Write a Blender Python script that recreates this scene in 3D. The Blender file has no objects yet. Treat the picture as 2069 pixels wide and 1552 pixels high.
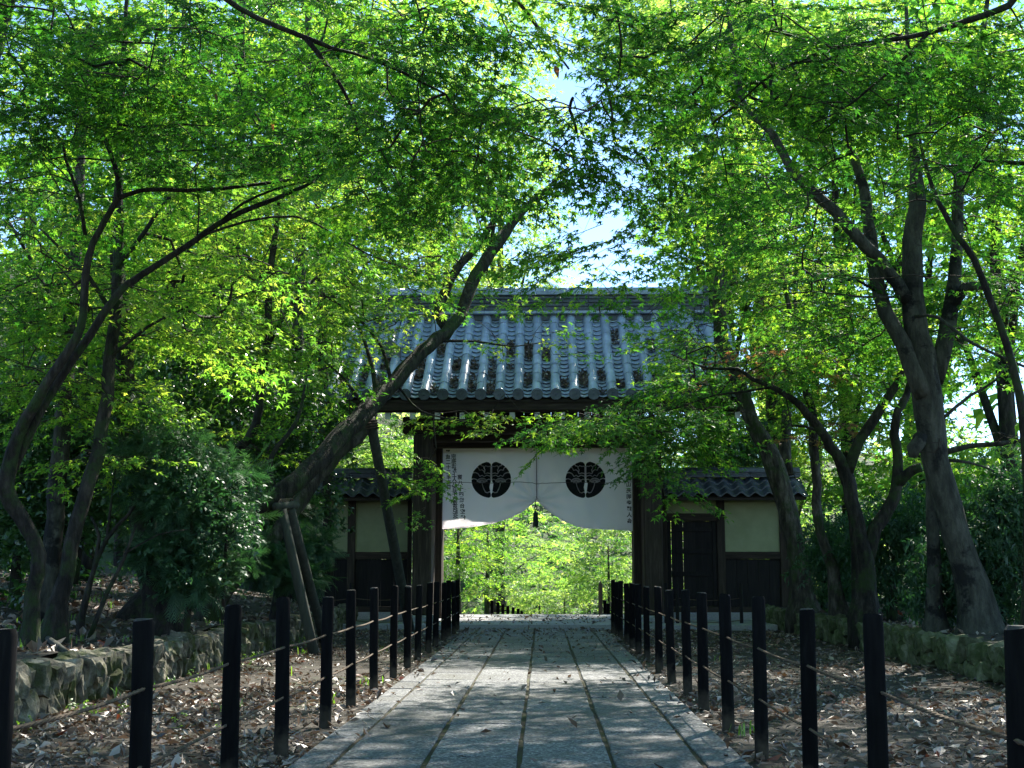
import bpy, bmesh, math, random
import numpy as np
from mathutils import Vector, Matrix

random.seed(11)
rng = np.random.default_rng(11)
scene = bpy.context.scene
COL = scene.collection
R = math.radians

# ------------------------------------------------------------------ camera
PW, PH, FOC = 2069.0, 1552.0, 2570.0
CAMZ = 1.18
PITCH = math.atan(378 / FOC)
YAW = math.atan(60.5 / FOC * math.cos(PITCH))
cr = Vector((math.cos(YAW), math.sin(YAW), 0))
cf = Vector((-math.sin(YAW) * math.cos(PITCH), math.cos(YAW) * math.cos(PITCH), math.sin(PITCH)))
cu = cr.cross(cf)
cam_data = bpy.data.cameras.new('camera')
cam_data.sensor_width = 36
cam_data.lens = FOC / PW * 36
cam_data.clip_start = 0.1
cam_data.clip_end = 1500
cam = bpy.data.objects.new('camera', cam_data)
COL.objects.link(cam)
cam.matrix_world = Matrix(((cr.x, cu.x, -cf.x, 0), (cr.y, cu.y, -cf.y, 0), (cr.z, cu.z, -cf.z, CAMZ), (0, 0, 0, 1)))
scene.camera = cam

# ------------------------------------------------------------------ light
SUN_EL, SUN_AZ = 46.0, 27.0
world = bpy.data.worlds.new('World')
scene.world = world
world.use_nodes = True
nt = world.node_tree
bg = nt.nodes['Background']
sky = nt.nodes.new('ShaderNodeTexSky')
sky.sky_type = 'NISHITA'
sky.sun_disc = False
sky.sun_elevation = R(SUN_EL)
sky.sun_rotation = R(SUN_AZ)
sky.air_density = 0.8
sky.dust_density = 0.0
sky.ozone_density = 4.0
nt.links.new(sky.outputs['Color'], bg.inputs['Color'])
bg.inputs['Strength'].default_value = 0.125
sd = Vector((math.sin(R(SUN_AZ)) * math.cos(R(SUN_EL)), math.cos(R(SUN_AZ)) * math.cos(R(SUN_EL)), math.sin(R(SUN_EL))))
sun_data = bpy.data.lights.new('sun', 'SUN')
sun_data.energy = 5.0
sun_data.angle = R(0.53)
sun_data.color = (1.0, 0.94, 0.84)
sun = bpy.data.objects.new('sun', sun_data)
COL.objects.link(sun)
sun.rotation_euler = sd.to_track_quat('Z', 'Y').to_euler()
sun.location = (10, 20, 40)

scene.view_settings.view_transform = 'Standard'
scene.view_settings.look = 'None'
scene.view_settings.gamma = 1.0
scene.view_settings.exposure = 1.66
scene.view_settings.use_curve_mapping = False
cy = scene.cycles
cy.max_bounces = 7
cy.diffuse_bounces = 5
cy.glossy_bounces = 2
cy.transmission_bounces = 3
cy.transparent_max_bounces = 4
cy.caustics_reflective = False
cy.caustics_refractive = False
cy.use_denoising = True
cy.sample_clamp_indirect = 6.0

# ------------------------------------------------------------------ helpers
def ray(px, py):
    return (cf * FOC + cr * (px - PW / 2) - cu * (py - PH / 2)).normalized()

def W(px, py, Y):
    d = ray(px, py)
    k = Y / d.y
    return Vector((d.x * k, Y, CAMZ + d.z * k))

def G(px, py, z=0.0):
    d = ray(px, py)
    k = (z - CAMZ) / d.z
    return Vector((d.x * k, d.y * k, z))

def proj(P):
    P = np.asarray(P, float) - np.array((0, 0, CAMZ))
    zc = P @ np.array(cf)
    return PW / 2 + FOC * (P @ np.array(cr)) / zc, PH / 2 - FOC * (P @ np.array(cu)) / zc, zc

def props(o, label=None, cat=None, group=None, kind=None):
    if label: o['label'] = label
    if cat: o['category'] = cat
    if group: o['group'] = group
    if kind: o['kind'] = kind
    return o

def empty(name, loc, label=None, cat=None, group=None, kind=None, rz=0):
    o = bpy.data.objects.new(name, None)
    o.empty_display_size = 0.2
    o.location = loc
    o.rotation_euler = (0, 0, rz)
    COL.objects.link(o)
    return props(o, label, cat, group, kind)

def link(name, me, parent=None, loc=None, rot=None, scale=None):
    o = bpy.data.objects.new(name, me)
    COL.objects.link(o)
    if parent is not None:
        o.parent = parent
    if loc is not None: o.location = loc
    if rot is not None: o.rotation_euler = rot
    if scale is not None: o.scale = scale
    return o

def tri_mesh(name, V, F, mat=None, attr=None, smooth=False):
    V = np.ascontiguousarray(V, dtype=np.float32)
    F = np.ascontiguousarray(F, dtype=np.int32)
    me = bpy.data.meshes.new(name)
    me.vertices.add(len(V))
    me.vertices.foreach_set('co', V.ravel())
    k = F.shape[1]
    me.loops.add(F.size)
    me.loops.foreach_set('vertex_index', F.ravel())
    me.polygons.add(len(F))
    me.polygons.foreach_set('loop_start', np.arange(0, F.size, k, dtype=np.int32))
    me.polygons.foreach_set('use_smooth', np.full(len(F), bool(smooth)))
    me.update(calc_edges=True)
    if attr is not None:
        a = me.attributes.new('tint', 'FLOAT', 'POINT')
        a.data.foreach_set('value', np.ascontiguousarray(attr, dtype=np.float32))
    if mat: me.materials.append(mat)
    return me

class MB:
    """collects simple shapes as one mesh"""
    def __init__(s):
        s.v, s.f, s.m = [], [], []
        s.cur = 0
    def add(s, vs, fs):
        b = len(s.v)
        s.v += [tuple(v) for v in vs]
        s.f += [tuple(b + i for i in f) for f in fs]
        s.m += [s.cur] * len(fs)
    def box(s, x0, x1, y0, y1, z0, z1, ch=0.0):
        if ch <= 0:
            vs = [(x, y, z) for z in (z0, z1) for y in (y0, y1) for x in (x0, x1)]
            s.add(vs, [(0, 2, 3, 1), (4, 5, 7, 6), (0, 1, 5, 4), (2, 6, 7, 3), (0, 4, 6, 2), (1, 3, 7, 5)])
        else:
            bm = bmesh.new()
            bmesh.ops.create_cube(bm, size=1)
            for v in bm.verts:
                v.co = ((x0 + x1) / 2 + v.co.x * (x1 - x0), (y0 + y1) / 2 + v.co.y * (y1 - y0), (z0 + z1) / 2 + v.co.z * (z1 - z0))
            bmesh.ops.bevel(bm, geom=list(bm.edges), offset=ch, segments=1, affect='EDGES')
            bm.verts.index_update()
            s.add([v.co[:] for v in bm.verts], [[v.index for v in f.verts] for f in bm.faces])
            bm.free()
    def tube(s, pts, rad, n=8, cap=True):
        V, F = tube_arrays(pts, rad, n, cap=cap)
        s.add(V.tolist(), F.tolist())
    def build(s, name, mat, parent=None, smooth=False, loc=None, rot=None):
        me = bpy.data.meshes.new(name)
        me.from_pydata(s.v, [], s.f)
        for m in (mat if isinstance(mat, (list, tuple)) else [mat]):
            me.materials.append(m)
        if any(s.m):
            me.polygons.foreach_set('material_index', s.m)
        if smooth:
            me.polygons.foreach_set('use_smooth', [True] * len(me.polygons))
        me.update()
        return link(name, me, parent, loc, rot)

def tube_arrays(pts, rad, n=8, cap=True, wob=0.0, seed=0):
    """quads, or triangles at the caps as degenerate free fans; returns V, F(quads)"""
    P = np.asarray(pts, float)
    m = len(P)
    rad = np.full(m, rad) if np.isscalar(rad) else np.asarray(rad, float)
    T = np.gradient(P, axis=0)
    T /= np.linalg.norm(T, axis=1)[:, None] + 1e-9
    up = np.array((0.0, 0, 1)) if abs(T[0, 2]) < 0.9 else np.array((0.0, 1, 0))
    N = np.zeros_like(P)
    nrm = np.cross(T[0], up); nrm /= np.linalg.norm(nrm)
    for i in range(m):
        nrm = nrm - T[i] * (nrm @ T[i])
        nrm /= np.linalg.norm(nrm) + 1e-9
        N[i] = nrm
    B = np.cross(T, N)
    a = np.linspace(0, 2 * np.pi, n, endpoint=False)
    rr = rad[:, None] * np.ones(n)
    if wob:
        g = np.random.default_rng(seed)
        ph = g.uniform(0, 6.28, 4)
        s_ = np.arange(m)[:, None]
        rr = rr * (1 + wob * (np.sin(a * 2 + ph[0] + s_ * 0.25) * 0.6 + np.sin(a * 3 + ph[1] - s_ * 0.4) * 0.5 + g.normal(0, 0.35, (m, n))))
    V = P[:, None, :] + rr[..., None] * (np.cos(a)[None, :, None] * N[:, None, :] + np.sin(a)[None, :, None] * B[:, None, :])
    V = V.reshape(-1, 3)
    i = np.arange(m - 1)[:, None] * n
    j = np.arange(n)[None, :]
    j2 = (j + 1) % n
    F = np.stack([i + j, i + j2, i + n + j2, i + n + j], -1).reshape(-1, 4)
    if cap:
        c0 = [[(q + 1) % n, q, len(V), len(V)] for q in range(n)]
        V = np.vstack([V, P[0] , P[-1]])
        # fans written as quads that repeat no vertex: two triangles share a quad
        f0 = [(2 * q + 2) % n for q in range(n // 2)]
        caps = []
        for q in range(0, n, 2):
            caps.append([len(V) - 2, (q + 2) % n, (q + 1) % n, q])
            o = (m - 1) * n
            caps.append([len(V) - 1, o + q, o + (q + 1) % n, o + (q + 2) % n])
        F = np.vstack([F, np.array(caps)])
    return V, F

def spline(pts, step=0.25):
    """Catmull-Rom through pts, (x, y, z, r) rows"""
    P = np.asarray(pts, float)
    P = np.vstack([2 * P[0] - P[1], P, 2 * P[-1] - P[-2]])
    P[0, 3] = P[1, 3]; P[-1, 3] = P[-2, 3]
    out = []
    for i in range(1, len(P) - 2):
        L = np.linalg.norm(P[i + 1, :3] - P[i, :3])
        k = max(2, int(L / step))
        for t in np.arange(k) / k:
            a, b, c, d = P[i - 1:i + 3]
            out.append(0.5 * ((2 * b) + (-a + c) * t + (2 * a - 5 * b + 4 * c - d) * t ** 2 + (-a + 3 * b - 3 * c + d) * t ** 3))
    out.append(P[-2])
    return np.array(out)

# ------------------------------------------------------------------ materials
def node(nt, typ, **kw):
    n = nt.nodes.new(typ)
    for k, v in kw.items():
        if k.startswith('i_'):
            n.inputs[k[2:].replace('_', ' ')].default_value = v
        else:
            setattr(n, k, v)
    return n

def base_mat(name):
    m = bpy.data.materials.new(name)
    m.use_nodes = True
    nt = m.node_tree
    return m, nt, nt.nodes['Principled BSDF'], nt.links.new

def ramp(nt, stops):
    r = nt.nodes.new('ShaderNodeValToRGB')
    while len(r.color_ramp.elements) < len(stops):
        r.color_ramp.elements.new(0.5)
    for e, (p, c) in zip(r.color_ramp.elements, stops):
        e.position = p
        e.color = (*c, 1)
    return r

def noise_mat(name, stops, scale=6.0, detail=6, rough=0.85, bump=0.3, bscale=None, stretch=(1, 1, 1), coords='pos', spec=0.3, rand=0.0, dist=0.02, moss=None):
    m, nt, bs, L = base_mat(name)
    if coords == 'pos':
        src = node(nt, 'ShaderNodeNewGeometry').outputs['Position']
    else:
        src = node(nt, 'ShaderNodeTexCoord').outputs['Object']
    mp = node(nt, 'ShaderNodeMapping')
    mp.inputs['Scale'].default_value = stretch
    L(src, mp.inputs['Vector'])
    n1 = node(nt, 'ShaderNodeTexNoise', i_Scale=scale, i_Detail=detail, i_Roughness=0.65)
    L(mp.outputs[0], n1.inputs['Vector'])
    rp = ramp(nt, stops)
    L(n1.outputs['Fac'], rp.inputs[0])
    col = rp.outputs[0]
    if moss:
        mc, msc, lo, hi = moss
        n3 = node(nt, 'ShaderNodeTexNoise', i_Scale=msc, i_Detail=5.0, i_Roughness=0.7)
        L(src, n3.inputs['Vector'])
        mr = node(nt, 'ShaderNodeMapRange')
        mr.inputs['From Min'].default_value = lo
        mr.inputs['From Max'].default_value = hi
        L(n3.outputs['Fac'], mr.inputs['Value'])
        mx = node(nt, 'ShaderNodeMix', data_type='RGBA')
        L(mr.outputs[0], mx.inputs['Factor'])
        L(col, mx.inputs['A'])
        mx.inputs['B'].default_value = (*mc, 1)
        col = mx.outputs['Result']
    if rand > 0:
        oi = node(nt, 'ShaderNodeObjectInfo')
        mr = node(nt, 'ShaderNodeMapRange')
        mr.inputs['To Min'].default_value = 1 - rand
        mr.inputs['To Max'].default_value = 1 + rand
        L(oi.outputs['Random'], mr.inputs['Value'])
        mx = node(nt, 'ShaderNodeMix', data_type='RGBA', blend_type='MULTIPLY')
        mx.inputs['Factor'].default_value = 1
        L(col, mx.inputs['A'])
        L(mr.outputs[0], mx.inputs['B'])
        col = mx.outputs['Result']
    L(col, bs.inputs['Base Color'])
    bs.inputs['Roughness'].default_value = rough
    bs.inputs['Specular IOR Level'].default_value = spec
    if bump:
        n2 = node(nt, 'ShaderNodeTexNoise', i_Scale=bscale or scale * 3, i_Detail=6.0, i_Roughness=0.6)
        L(mp.outputs[0], n2.inputs['Vector'])
        b = node(nt, 'ShaderNodeBump', i_Strength=bump, i_Distance=dist)
        L(n2.outputs['Fac'], b.inputs['Height'])
        L(b.outputs[0], bs.inputs['Normal'])
    return m

def leaf_mat(name, refl, trans, gloss=0.06, rough=0.4):
    """refl / trans: (dark, light) colour pairs picked per leaf through the tint attribute"""
    m = bpy.data.materials.new(name)
    m.use_nodes = True
    nt = m.node_tree
    for n in list(nt.nodes):
        nt.nodes.remove(n)
    L = nt.links.new
    at = node(nt, 'ShaderNodeAttribute', attribute_name='tint')
    r1 = ramp(nt, [(i / (len(refl) - 1), c) for i, c in enumerate(refl)])
    r2 = ramp(nt, [(i / (len(trans) - 1), c) for i, c in enumerate(trans)])
    L(at.outputs['Fac'], r1.inputs[0])
    L(at.outputs['Fac'], r2.inputs[0])
    d = node(nt, 'ShaderNodeBsdfDiffuse')
    t = node(nt, 'ShaderNodeBsdfTranslucent')
    L(r1.outputs[0], d.inputs['Color'])
    L(r2.outputs[0], t.inputs['Color'])
    add = node(nt, 'ShaderNodeAddShader')
    L(d.outputs[0], add.inputs[0])
    L(t.outputs[0], add.inputs[1])
    g = node(nt, 'ShaderNodeBsdfGlossy', i_Roughness=rough)
    g.inputs['Color'].default_value = (1, 1, 1, 1)
    mx = node(nt, 'ShaderNodeMixShader')
    mx.inputs[0].default_value = gloss
    L(add.outputs[0], mx.inputs[1])
    L(g.outputs[0], mx.inputs[2])
    out = node(nt, 'ShaderNodeOutputMaterial')
    L(mx.outputs[0], out.inputs['Surface'])
    return m

M = {}
M['bark'] = noise_mat('maple_bark', [(0.36, (0.016, 0.013, 0.010)), (0.5, (0.05, 0.043, 0.033)), (0.64, (0.12, 0.11, 0.088))], scale=9, stretch=(1, 1, 0.3), bump=1.0, bscale=24, dist=0.05, moss=((0.03, 0.05, 0.012), 2.6, 0.50, 0.62))
M['bark_dark'] = noise_mat('dark_bark', [(0.36, (0.007, 0.006, 0.005)), (0.5, (0.022, 0.018, 0.014)), (0.66, (0.06, 0.053, 0.042))], scale=10, stretch=(1, 1, 0.28), bump=1.0, bscale=26, dist=0.05, moss=((0.026, 0.046, 0.012), 2.8, 0.50, 0.62))
M['bark_pale'] = noise_mat('pale_bark', [(0.34, (0.022, 0.023, 0.017)), (0.5, (0.048, 0.049, 0.037)), (0.68, (0.095, 0.095, 0.075))], scale=9, stretch=(1, 1, 0.35), bump=0.9, bscale=22, dist=0.045, moss=((0.010, 0.010, 0.009), 1.9, 0.53, 0.60))
M['twig'] = noise_mat('twig_bark', [(0.3, (0.018, 0.014, 0.011)), (0.7, (0.05, 0.04, 0.03))], scale=9, bump=0)
M['wood'] = noise_mat('weathered_timber', [(0.3, (0.020, 0.014, 0.010)), (0.55, (0.045, 0.033, 0.024)), (0.75, (0.085, 0.066, 0.05))], scale=3, stretch=(7, 7, 0.6), bump=0.35, bscale=9, dist=0.006, rand=0.15)
M['wood_beam'] = noise_mat('weathered_beam', [(0.3, (0.018, 0.012, 0.009)), (0.55, (0.04, 0.028, 0.02)), (0.75, (0.075, 0.055, 0.042))], scale=3, stretch=(0.6, 7, 7), bump=0.35, bscale=9, dist=0.006, rand=0.15)
M['wood_dark'] = noise_mat('dark_boards', [(0.3, (0.008, 0.007, 0.007)), (0.6, (0.018, 0.015, 0.014)), (0.8, (0.035, 0.03, 0.027))], scale=4, stretch=(6, 6, 0.5), bump=0.4, bscale=10, dist=0.006, rand=0.25)
M['wood_pale'] = noise_mat('pale_timber', [(0.3, (0.10, 0.075, 0.05)), (0.7, (0.22, 0.17, 0.12))], scale=3, stretch=(6, 6, 0.5), bump=0.2, bscale=10, dist=0.005)
M['white_paint'] = noise_mat('old_white_paint', [(0.3, (0.62, 0.62, 0.56)), (0.7, (0.80, 0.80, 0.74))], scale=9, bump=0.1)
M['plaster'] = noise_mat('pale_plaster', [(0.35, (0.26, 0.28, 0.15)), (0.65, (0.33, 0.345, 0.20))], scale=1.8, bump=0.12, bscale=30, dist=0.004)
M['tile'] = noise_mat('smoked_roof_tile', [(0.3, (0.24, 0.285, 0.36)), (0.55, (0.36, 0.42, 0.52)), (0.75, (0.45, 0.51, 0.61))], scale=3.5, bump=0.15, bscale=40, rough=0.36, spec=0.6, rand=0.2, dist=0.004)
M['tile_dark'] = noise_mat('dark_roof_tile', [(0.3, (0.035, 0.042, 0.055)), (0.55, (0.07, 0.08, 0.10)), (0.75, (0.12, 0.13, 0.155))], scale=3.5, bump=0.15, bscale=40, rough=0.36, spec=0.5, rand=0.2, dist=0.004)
M['granite'] = noise_mat('granite_slab', [(0.36, (0.040, 0.042, 0.045)), (0.5, (0.107, 0.111, 0.116)), (0.64, (0.31, 0.31, 0.305))], scale=48, detail=4, bump=0.45, bscale=60, rough=0.8, rand=0.2, dist=0.006, moss=((0.085, 0.085, 0.07), 1.3, 0.48, 0.8))
M['joint'] = noise_mat('mossy_joint_soil', [(0.35, (0.030, 0.025, 0.016)), (0.65, (0.065, 0.052, 0.034))], scale=25, bump=0.5, moss=((0.05, 0.06, 0.02), 3, 0.45, 0.65))
M['platform'] = noise_mat('platform_stone', [(0.35, (0.24, 0.245, 0.25)), (0.65, (0.36, 0.36, 0.36))], scale=30, bump=0.25, rough=0.75)
M['soil'] = noise_mat('forest_soil', [(0.3, (0.020, 0.016, 0.012)), (0.55, (0.048, 0.040, 0.030)), (0.75, (0.09, 0.078, 0.062))], scale=14, bump=0.7, bscale=30, dist=0.03, moss=((0.035, 0.05, 0.015), 0.7, 0.56, 0.68))
M['hill'] = noise_mat('leafy_hillside', [(0.3, (0.012, 0.024, 0.008)), (0.55, (0.03, 0.055, 0.015)), (0.75, (0.055, 0.085, 0.022))], scale=0.6, bump=1.0, bscale=1.2, dist=0.6)
M['stone'] = noise_mat('rough_wall_stone', [(0.34, (0.04, 0.036, 0.027)), (0.5, (0.13, 0.118, 0.088)), (0.68, (0.30, 0.275, 0.21))], scale=7, bump=0.9, bscale=14, rand=0.28, dist=0.03, moss=((0.055, 0.066, 0.018), 2.6, 0.46, 0.6))
M['stone_moss'] = noise_mat('mossy_wall_stone', [(0.3, (0.05, 0.06, 0.025)), (0.5, (0.12, 0.13, 0.07)), (0.72, (0.23, 0.23, 0.15))], scale=7, bump=0.9, bscale=14, rand=0.28, dist=0.03, moss=((0.045, 0.062, 0.018), 3.0, 0.42, 0.6))
M['char'] = noise_mat('charred_post', [(0.3, (0.0035, 0.0035, 0.004)), (0.6, (0.007, 0.007, 0.0075)), (0.8, (0.016, 0.016, 0.016))], scale=8, stretch=(4, 4, 0.6), bump=0.5, bscale=20, rough=0.85, spec=0.05, rand=0.25, dist=0.004)
# soil splashed on the foot of each post
def muddy_foot(m):
    nt = m.node_tree; L = nt.links.new; bs = nt.nodes['Principled BSDF']
    src = bs.inputs['Base Color'].links[0].from_socket
    tc = node(nt, 'ShaderNodeTexCoord'); sx = node(nt, 'ShaderNodeSeparateXYZ'); L(tc.outputs['Object'], sx.inputs[0])
    geo = node(nt, 'ShaderNodeNewGeometry'); n = node(nt, 'ShaderNodeTexNoise', i_Scale=14.0, i_Detail=5.0); L(geo.outputs['Position'], n.inputs['Vector'])
    ad = node(nt, 'ShaderNodeMath', operation='MULTIPLY_ADD'); L(n.outputs['Fac'], ad.inputs[0]); ad.inputs[1].default_value = -0.3; L(sx.outputs['Z'], ad.inputs[2])
    mr = node(nt, 'ShaderNodeMapRange'); mr.inputs['From Min'].default_value = 0.04; mr.inputs['From Max'].default_value = -0.12; L(ad.outputs[0], mr.inputs['Value'])
    mx = node(nt, 'ShaderNodeMix', data_type='RGBA'); L(mr.outputs[0], mx.inputs['Factor']); L(src, mx.inputs['A']); mx.inputs['B'].default_value = (0.06, 0.05, 0.037, 1)
    L(mx.outputs['Result'], bs.inputs['Base Color'])
muddy_foot(M['char'])
M['char_top'] = noise_mat('worn_post_end', [(0.3, (0.025, 0.024, 0.022)), (0.7, (0.075, 0.07, 0.062))], scale=40, bump=0.4)
M['rope'] = noise_mat('straw_rope', [(0.3, (0.055, 0.038, 0.024)), (0.7, (0.14, 0.10, 0.068))], scale=60, bump=0.5, bscale=120, dist=0.004)
M['pole'] = noise_mat('prop_pole_wood', [(0.3, (0.026, 0.030, 0.023)), (0.6, (0.055, 0.06, 0.048)), (0.8, (0.10, 0.10, 0.085))], scale=5, stretch=(3, 3, 0.5), bump=0.3, bscale=18, dist=0.006)
M['ink'] = noise_mat('black_dye', [(0.3, (0.008, 0.009, 0.010)), (0.7, (0.016, 0.017, 0.018))], scale=20, bump=0)
M['lettering'] = noise_mat('brush_ink', [(0.3, (0.018, 0.017, 0.017)), (0.7, (0.035, 0.032, 0.03))], scale=20, bump=0)
M['tassel'] = noise_mat('dark_green_silk', [(0.3, (0.006, 0.022, 0.018)), (0.7, (0.012, 0.045, 0.036))], scale=90, stretch=(6, 6, 0.2), bump=0.6, bscale=120, dist=0.004, rough=0.55)
M['cord'] = noise_mat('brown_cord', [(0.3, (0.06, 0.045, 0.04)), (0.7, (0.11, 0.085, 0.07))], scale=60, bump=0)

M['leaf_near'] = leaf_mat('maple_leaf_painted_shade', [(0.024, 0.068, 0.010), (0.036, 0.095, 0.011), (0.052, 0.115, 0.012)], [(0.012, 0.06, 0.010), (0.040, 0.165, 0.011), (0.17, 0.34, 0.016)], gloss=0.02)  # darker than the other maple leaves to paint in canopy shade
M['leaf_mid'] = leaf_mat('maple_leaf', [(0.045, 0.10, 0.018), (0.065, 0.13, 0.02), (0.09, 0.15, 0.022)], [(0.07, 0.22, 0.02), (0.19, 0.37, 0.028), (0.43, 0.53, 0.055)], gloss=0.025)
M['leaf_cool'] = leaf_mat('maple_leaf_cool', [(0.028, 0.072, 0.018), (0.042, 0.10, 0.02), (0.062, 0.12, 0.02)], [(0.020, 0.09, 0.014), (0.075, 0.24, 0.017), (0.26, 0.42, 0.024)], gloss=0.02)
M['leaf_far'] = leaf_mat('maple_leaf_painted_sun', [(0.05, 0.10, 0.03), (0.08, 0.14, 0.04), (0.12, 0.17, 0.05)], [(0.10, 0.25, 0.03), (0.26, 0.41, 0.05), (0.46, 0.54, 0.11)], gloss=0.03)  # lighter copy of the maple leaf with sunlight painted in
M['leaf_rust'] = leaf_mat('maple_leaf_bronze', [(0.11, 0.06, 0.03), (0.14, 0.075, 0.035), (0.10, 0.10, 0.03)], [(0.22, 0.10, 0.035), (0.28, 0.14, 0.04), (0.2, 0.2, 0.03)], gloss=0.03)
M['leaf_evergreen'] = leaf_mat('broadleaf', [(0.022, 0.05, 0.02), (0.032, 0.068, 0.025), (0.045, 0.085, 0.03)], [(0.012, 0.05, 0.006), (0.025, 0.09, 0.008), (0.05, 0.13, 0.01)], gloss=0.07, rough=0.28)
M['leaf_hedge'] = leaf_mat('hedge_leaf', [(0.024, 0.055, 0.032), (0.034, 0.07, 0.038), (0.045, 0.085, 0.042)], [(0.012, 0.05, 0.012), (0.02, 0.07, 0.014), (0.035, 0.1, 0.016)], gloss=0.032, rough=0.4)
M['needle'] = leaf_mat('cypress_spray', [(0.022, 0.055, 0.028), (0.034, 0.074, 0.036), (0.05, 0.095, 0.044)], [(0.008, 0.032, 0.008), (0.016, 0.05, 0.012), (0.03, 0.08, 0.016)], gloss=0.022, rough=0.5)
M['litter'] = leaf_mat('fallen_leaf', [(0.028, 0.017, 0.012), (0.09, 0.058, 0.04), (0.20, 0.155, 0.12), (0.38, 0.335, 0.29), (0.17, 0.045, 0.02)], [(0.01, 0.006, 0.003), (0.025, 0.014, 0.006), (0.035, 0.02, 0.01), (0.045, 0.03, 0.02), (0.08, 0.02, 0.008)], gloss=0.07, rough=0.42)
M['grass'] = leaf_mat('grass_blade', [(0.04, 0.09, 0.025), (0.06, 0.12, 0.03), (0.09, 0.14, 0.04)], [(0.05, 0.14, 0.01), (0.09, 0.2, 0.012), (0.14, 0.24, 0.02)], gloss=0.04)
M['dead_leaf'] = leaf_mat('dead_leaf', [(0.06, 0.025, 0.012), (0.09, 0.035, 0.015), (0.12, 0.05, 0.02)], [(0.10, 0.03, 0.01), (0.14, 0.05, 0.012), (0.16, 0.06, 0.02)])

# white cloth of the curtain lets light through
def cloth_mat():
    m = bpy.data.materials.new('white_cotton')
    m.use_nodes = True
    nt = m.node_tree
    bs = nt.nodes['Principled BSDF']
    L = nt.links.new
    geo = node(nt, 'ShaderNodeNewGeometry')
    n = node(nt, 'ShaderNodeTexNoise', i_Scale=1.5, i_Detail=4.0)
    L(geo.outputs['Position'], n.inputs['Vector'])
    rp = ramp(nt, [(0.35, (0.78, 0.745, 0.765)), (0.65, (0.86, 0.825, 0.845))])
    L(n.outputs['Fac'], rp.inputs[0])
    L(rp.outputs[0], bs.inputs['Base Color'])
    bs.inputs['Roughness'].default_value = 0.9
    tr = node(nt, 'ShaderNodeBsdfTranslucent')
    tr.inputs['Color'].default_value = (0.92, 0.87, 0.90, 1)
    mx = node(nt, 'ShaderNodeMixShader')
    mx.inputs[0].default_value = 0.68
    L(bs.outputs[0], mx.inputs[1])
    L(tr.outputs[0], mx.inputs[2])
    L(mx.outputs[0], nt.nodes['Material Output'].inputs['Surface'])
    return m
M['cloth'] = cloth_mat()

# ------------------------------------------------------------------ ground
def vnoise(x, y, s=1.0, seed=0):
    """cheap smooth noise from sines"""
    g = np.random.default_rng(seed)
    out = 0
    for k in range(5):
        a, b, c = g.uniform(-1, 1), g.uniform(-1, 1), g.uniform(0, 6.28)
        out = out + np.sin((a * x + b * y) * s * (1.3 + k * 0.7) + c) / (1 + 0.5 * k)
    return out / 2.2

def ground_z(x, y):
    y = np.asarray(y, float)
    return np.where(y < 33, 0.0, np.maximum(-(y - 33) * 0.10, -3.2))

def bank_left_z(x, y):
    d = np.maximum(0, -x - 5.2)
    return 0.40 + 0.05 * vnoise(x, y, 1.3, 3) + np.minimum(d * 0.17, 2.6) + np.where(y > 31, np.maximum(-(y - 31) * 0.10, -2.5), 0)

def bank_right_z(x, y):
    d = np.maximum(0, x - 6)
    return 0.37 + 0.04 * vnoise(x, y, 1.3, 5) + np.minimum(d * 0.08, 2.0) + np.where(y > 31, np.maximum(-(y - 31) * 0.10, -2.5), 0)

def grid(name, xs, ys, zf, mat, label, parent=None):
    X, Y = np.meshgrid(xs, ys)
    Z = zf(X, Y)
    V = np.stack([X, Y, Z], -1).reshape(-1, 3)
    nx, ny = len(xs), len(ys)
    i = (np.arange(ny - 1)[:, None] * nx + np.arange(nx - 1)[None, :])
    F = np.stack([i, i + 1, i + nx + 1, i + nx], -1).reshape(-1, 4)
    o = link(name, tri_mesh(name, V, F, mat, smooth=True), parent)
    if parent is None:
        props(o, label, name.split('.')[0].split('_')[-1], kind='structure')
    return o

WALL_L, WALL_R = -4.2, 4.92
gx = np.concatenate([[-400, -200, -100, -60, -30], np.linspace(-12, 12, 61), [30, 60, 100, 200, 400]])
gy = np.concatenate([[-200, -80, -30, -10], np.linspace(0, 60, 91), [70, 100, 160, 300, 600]])
grid('ground', gx, gy, lambda x, y: ground_z(x, y) + 0.012 * vnoise(x, y, 3, 1) - 0.01, M['soil'], 'brown forest soil strewn with fallen leaves beside the path')
grid('bank', np.concatenate([np.linspace(-26, -12, 15)[:-1], np.linspace(-12, WALL_L - 0.22, 33)]), np.linspace(-8, 75, 140), bank_left_z, M['soil'], 'raised leaf strewn bank behind the pale stone wall')
grid('bank', np.concatenate([np.linspace(WALL_R + 0.22, 12, 30), np.linspace(12, 26, 15)[1:]]), np.linspace(-8, 75, 140), bank_right_z, M['soil'], 'raised shady bank behind the mossy stone wall')

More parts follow.
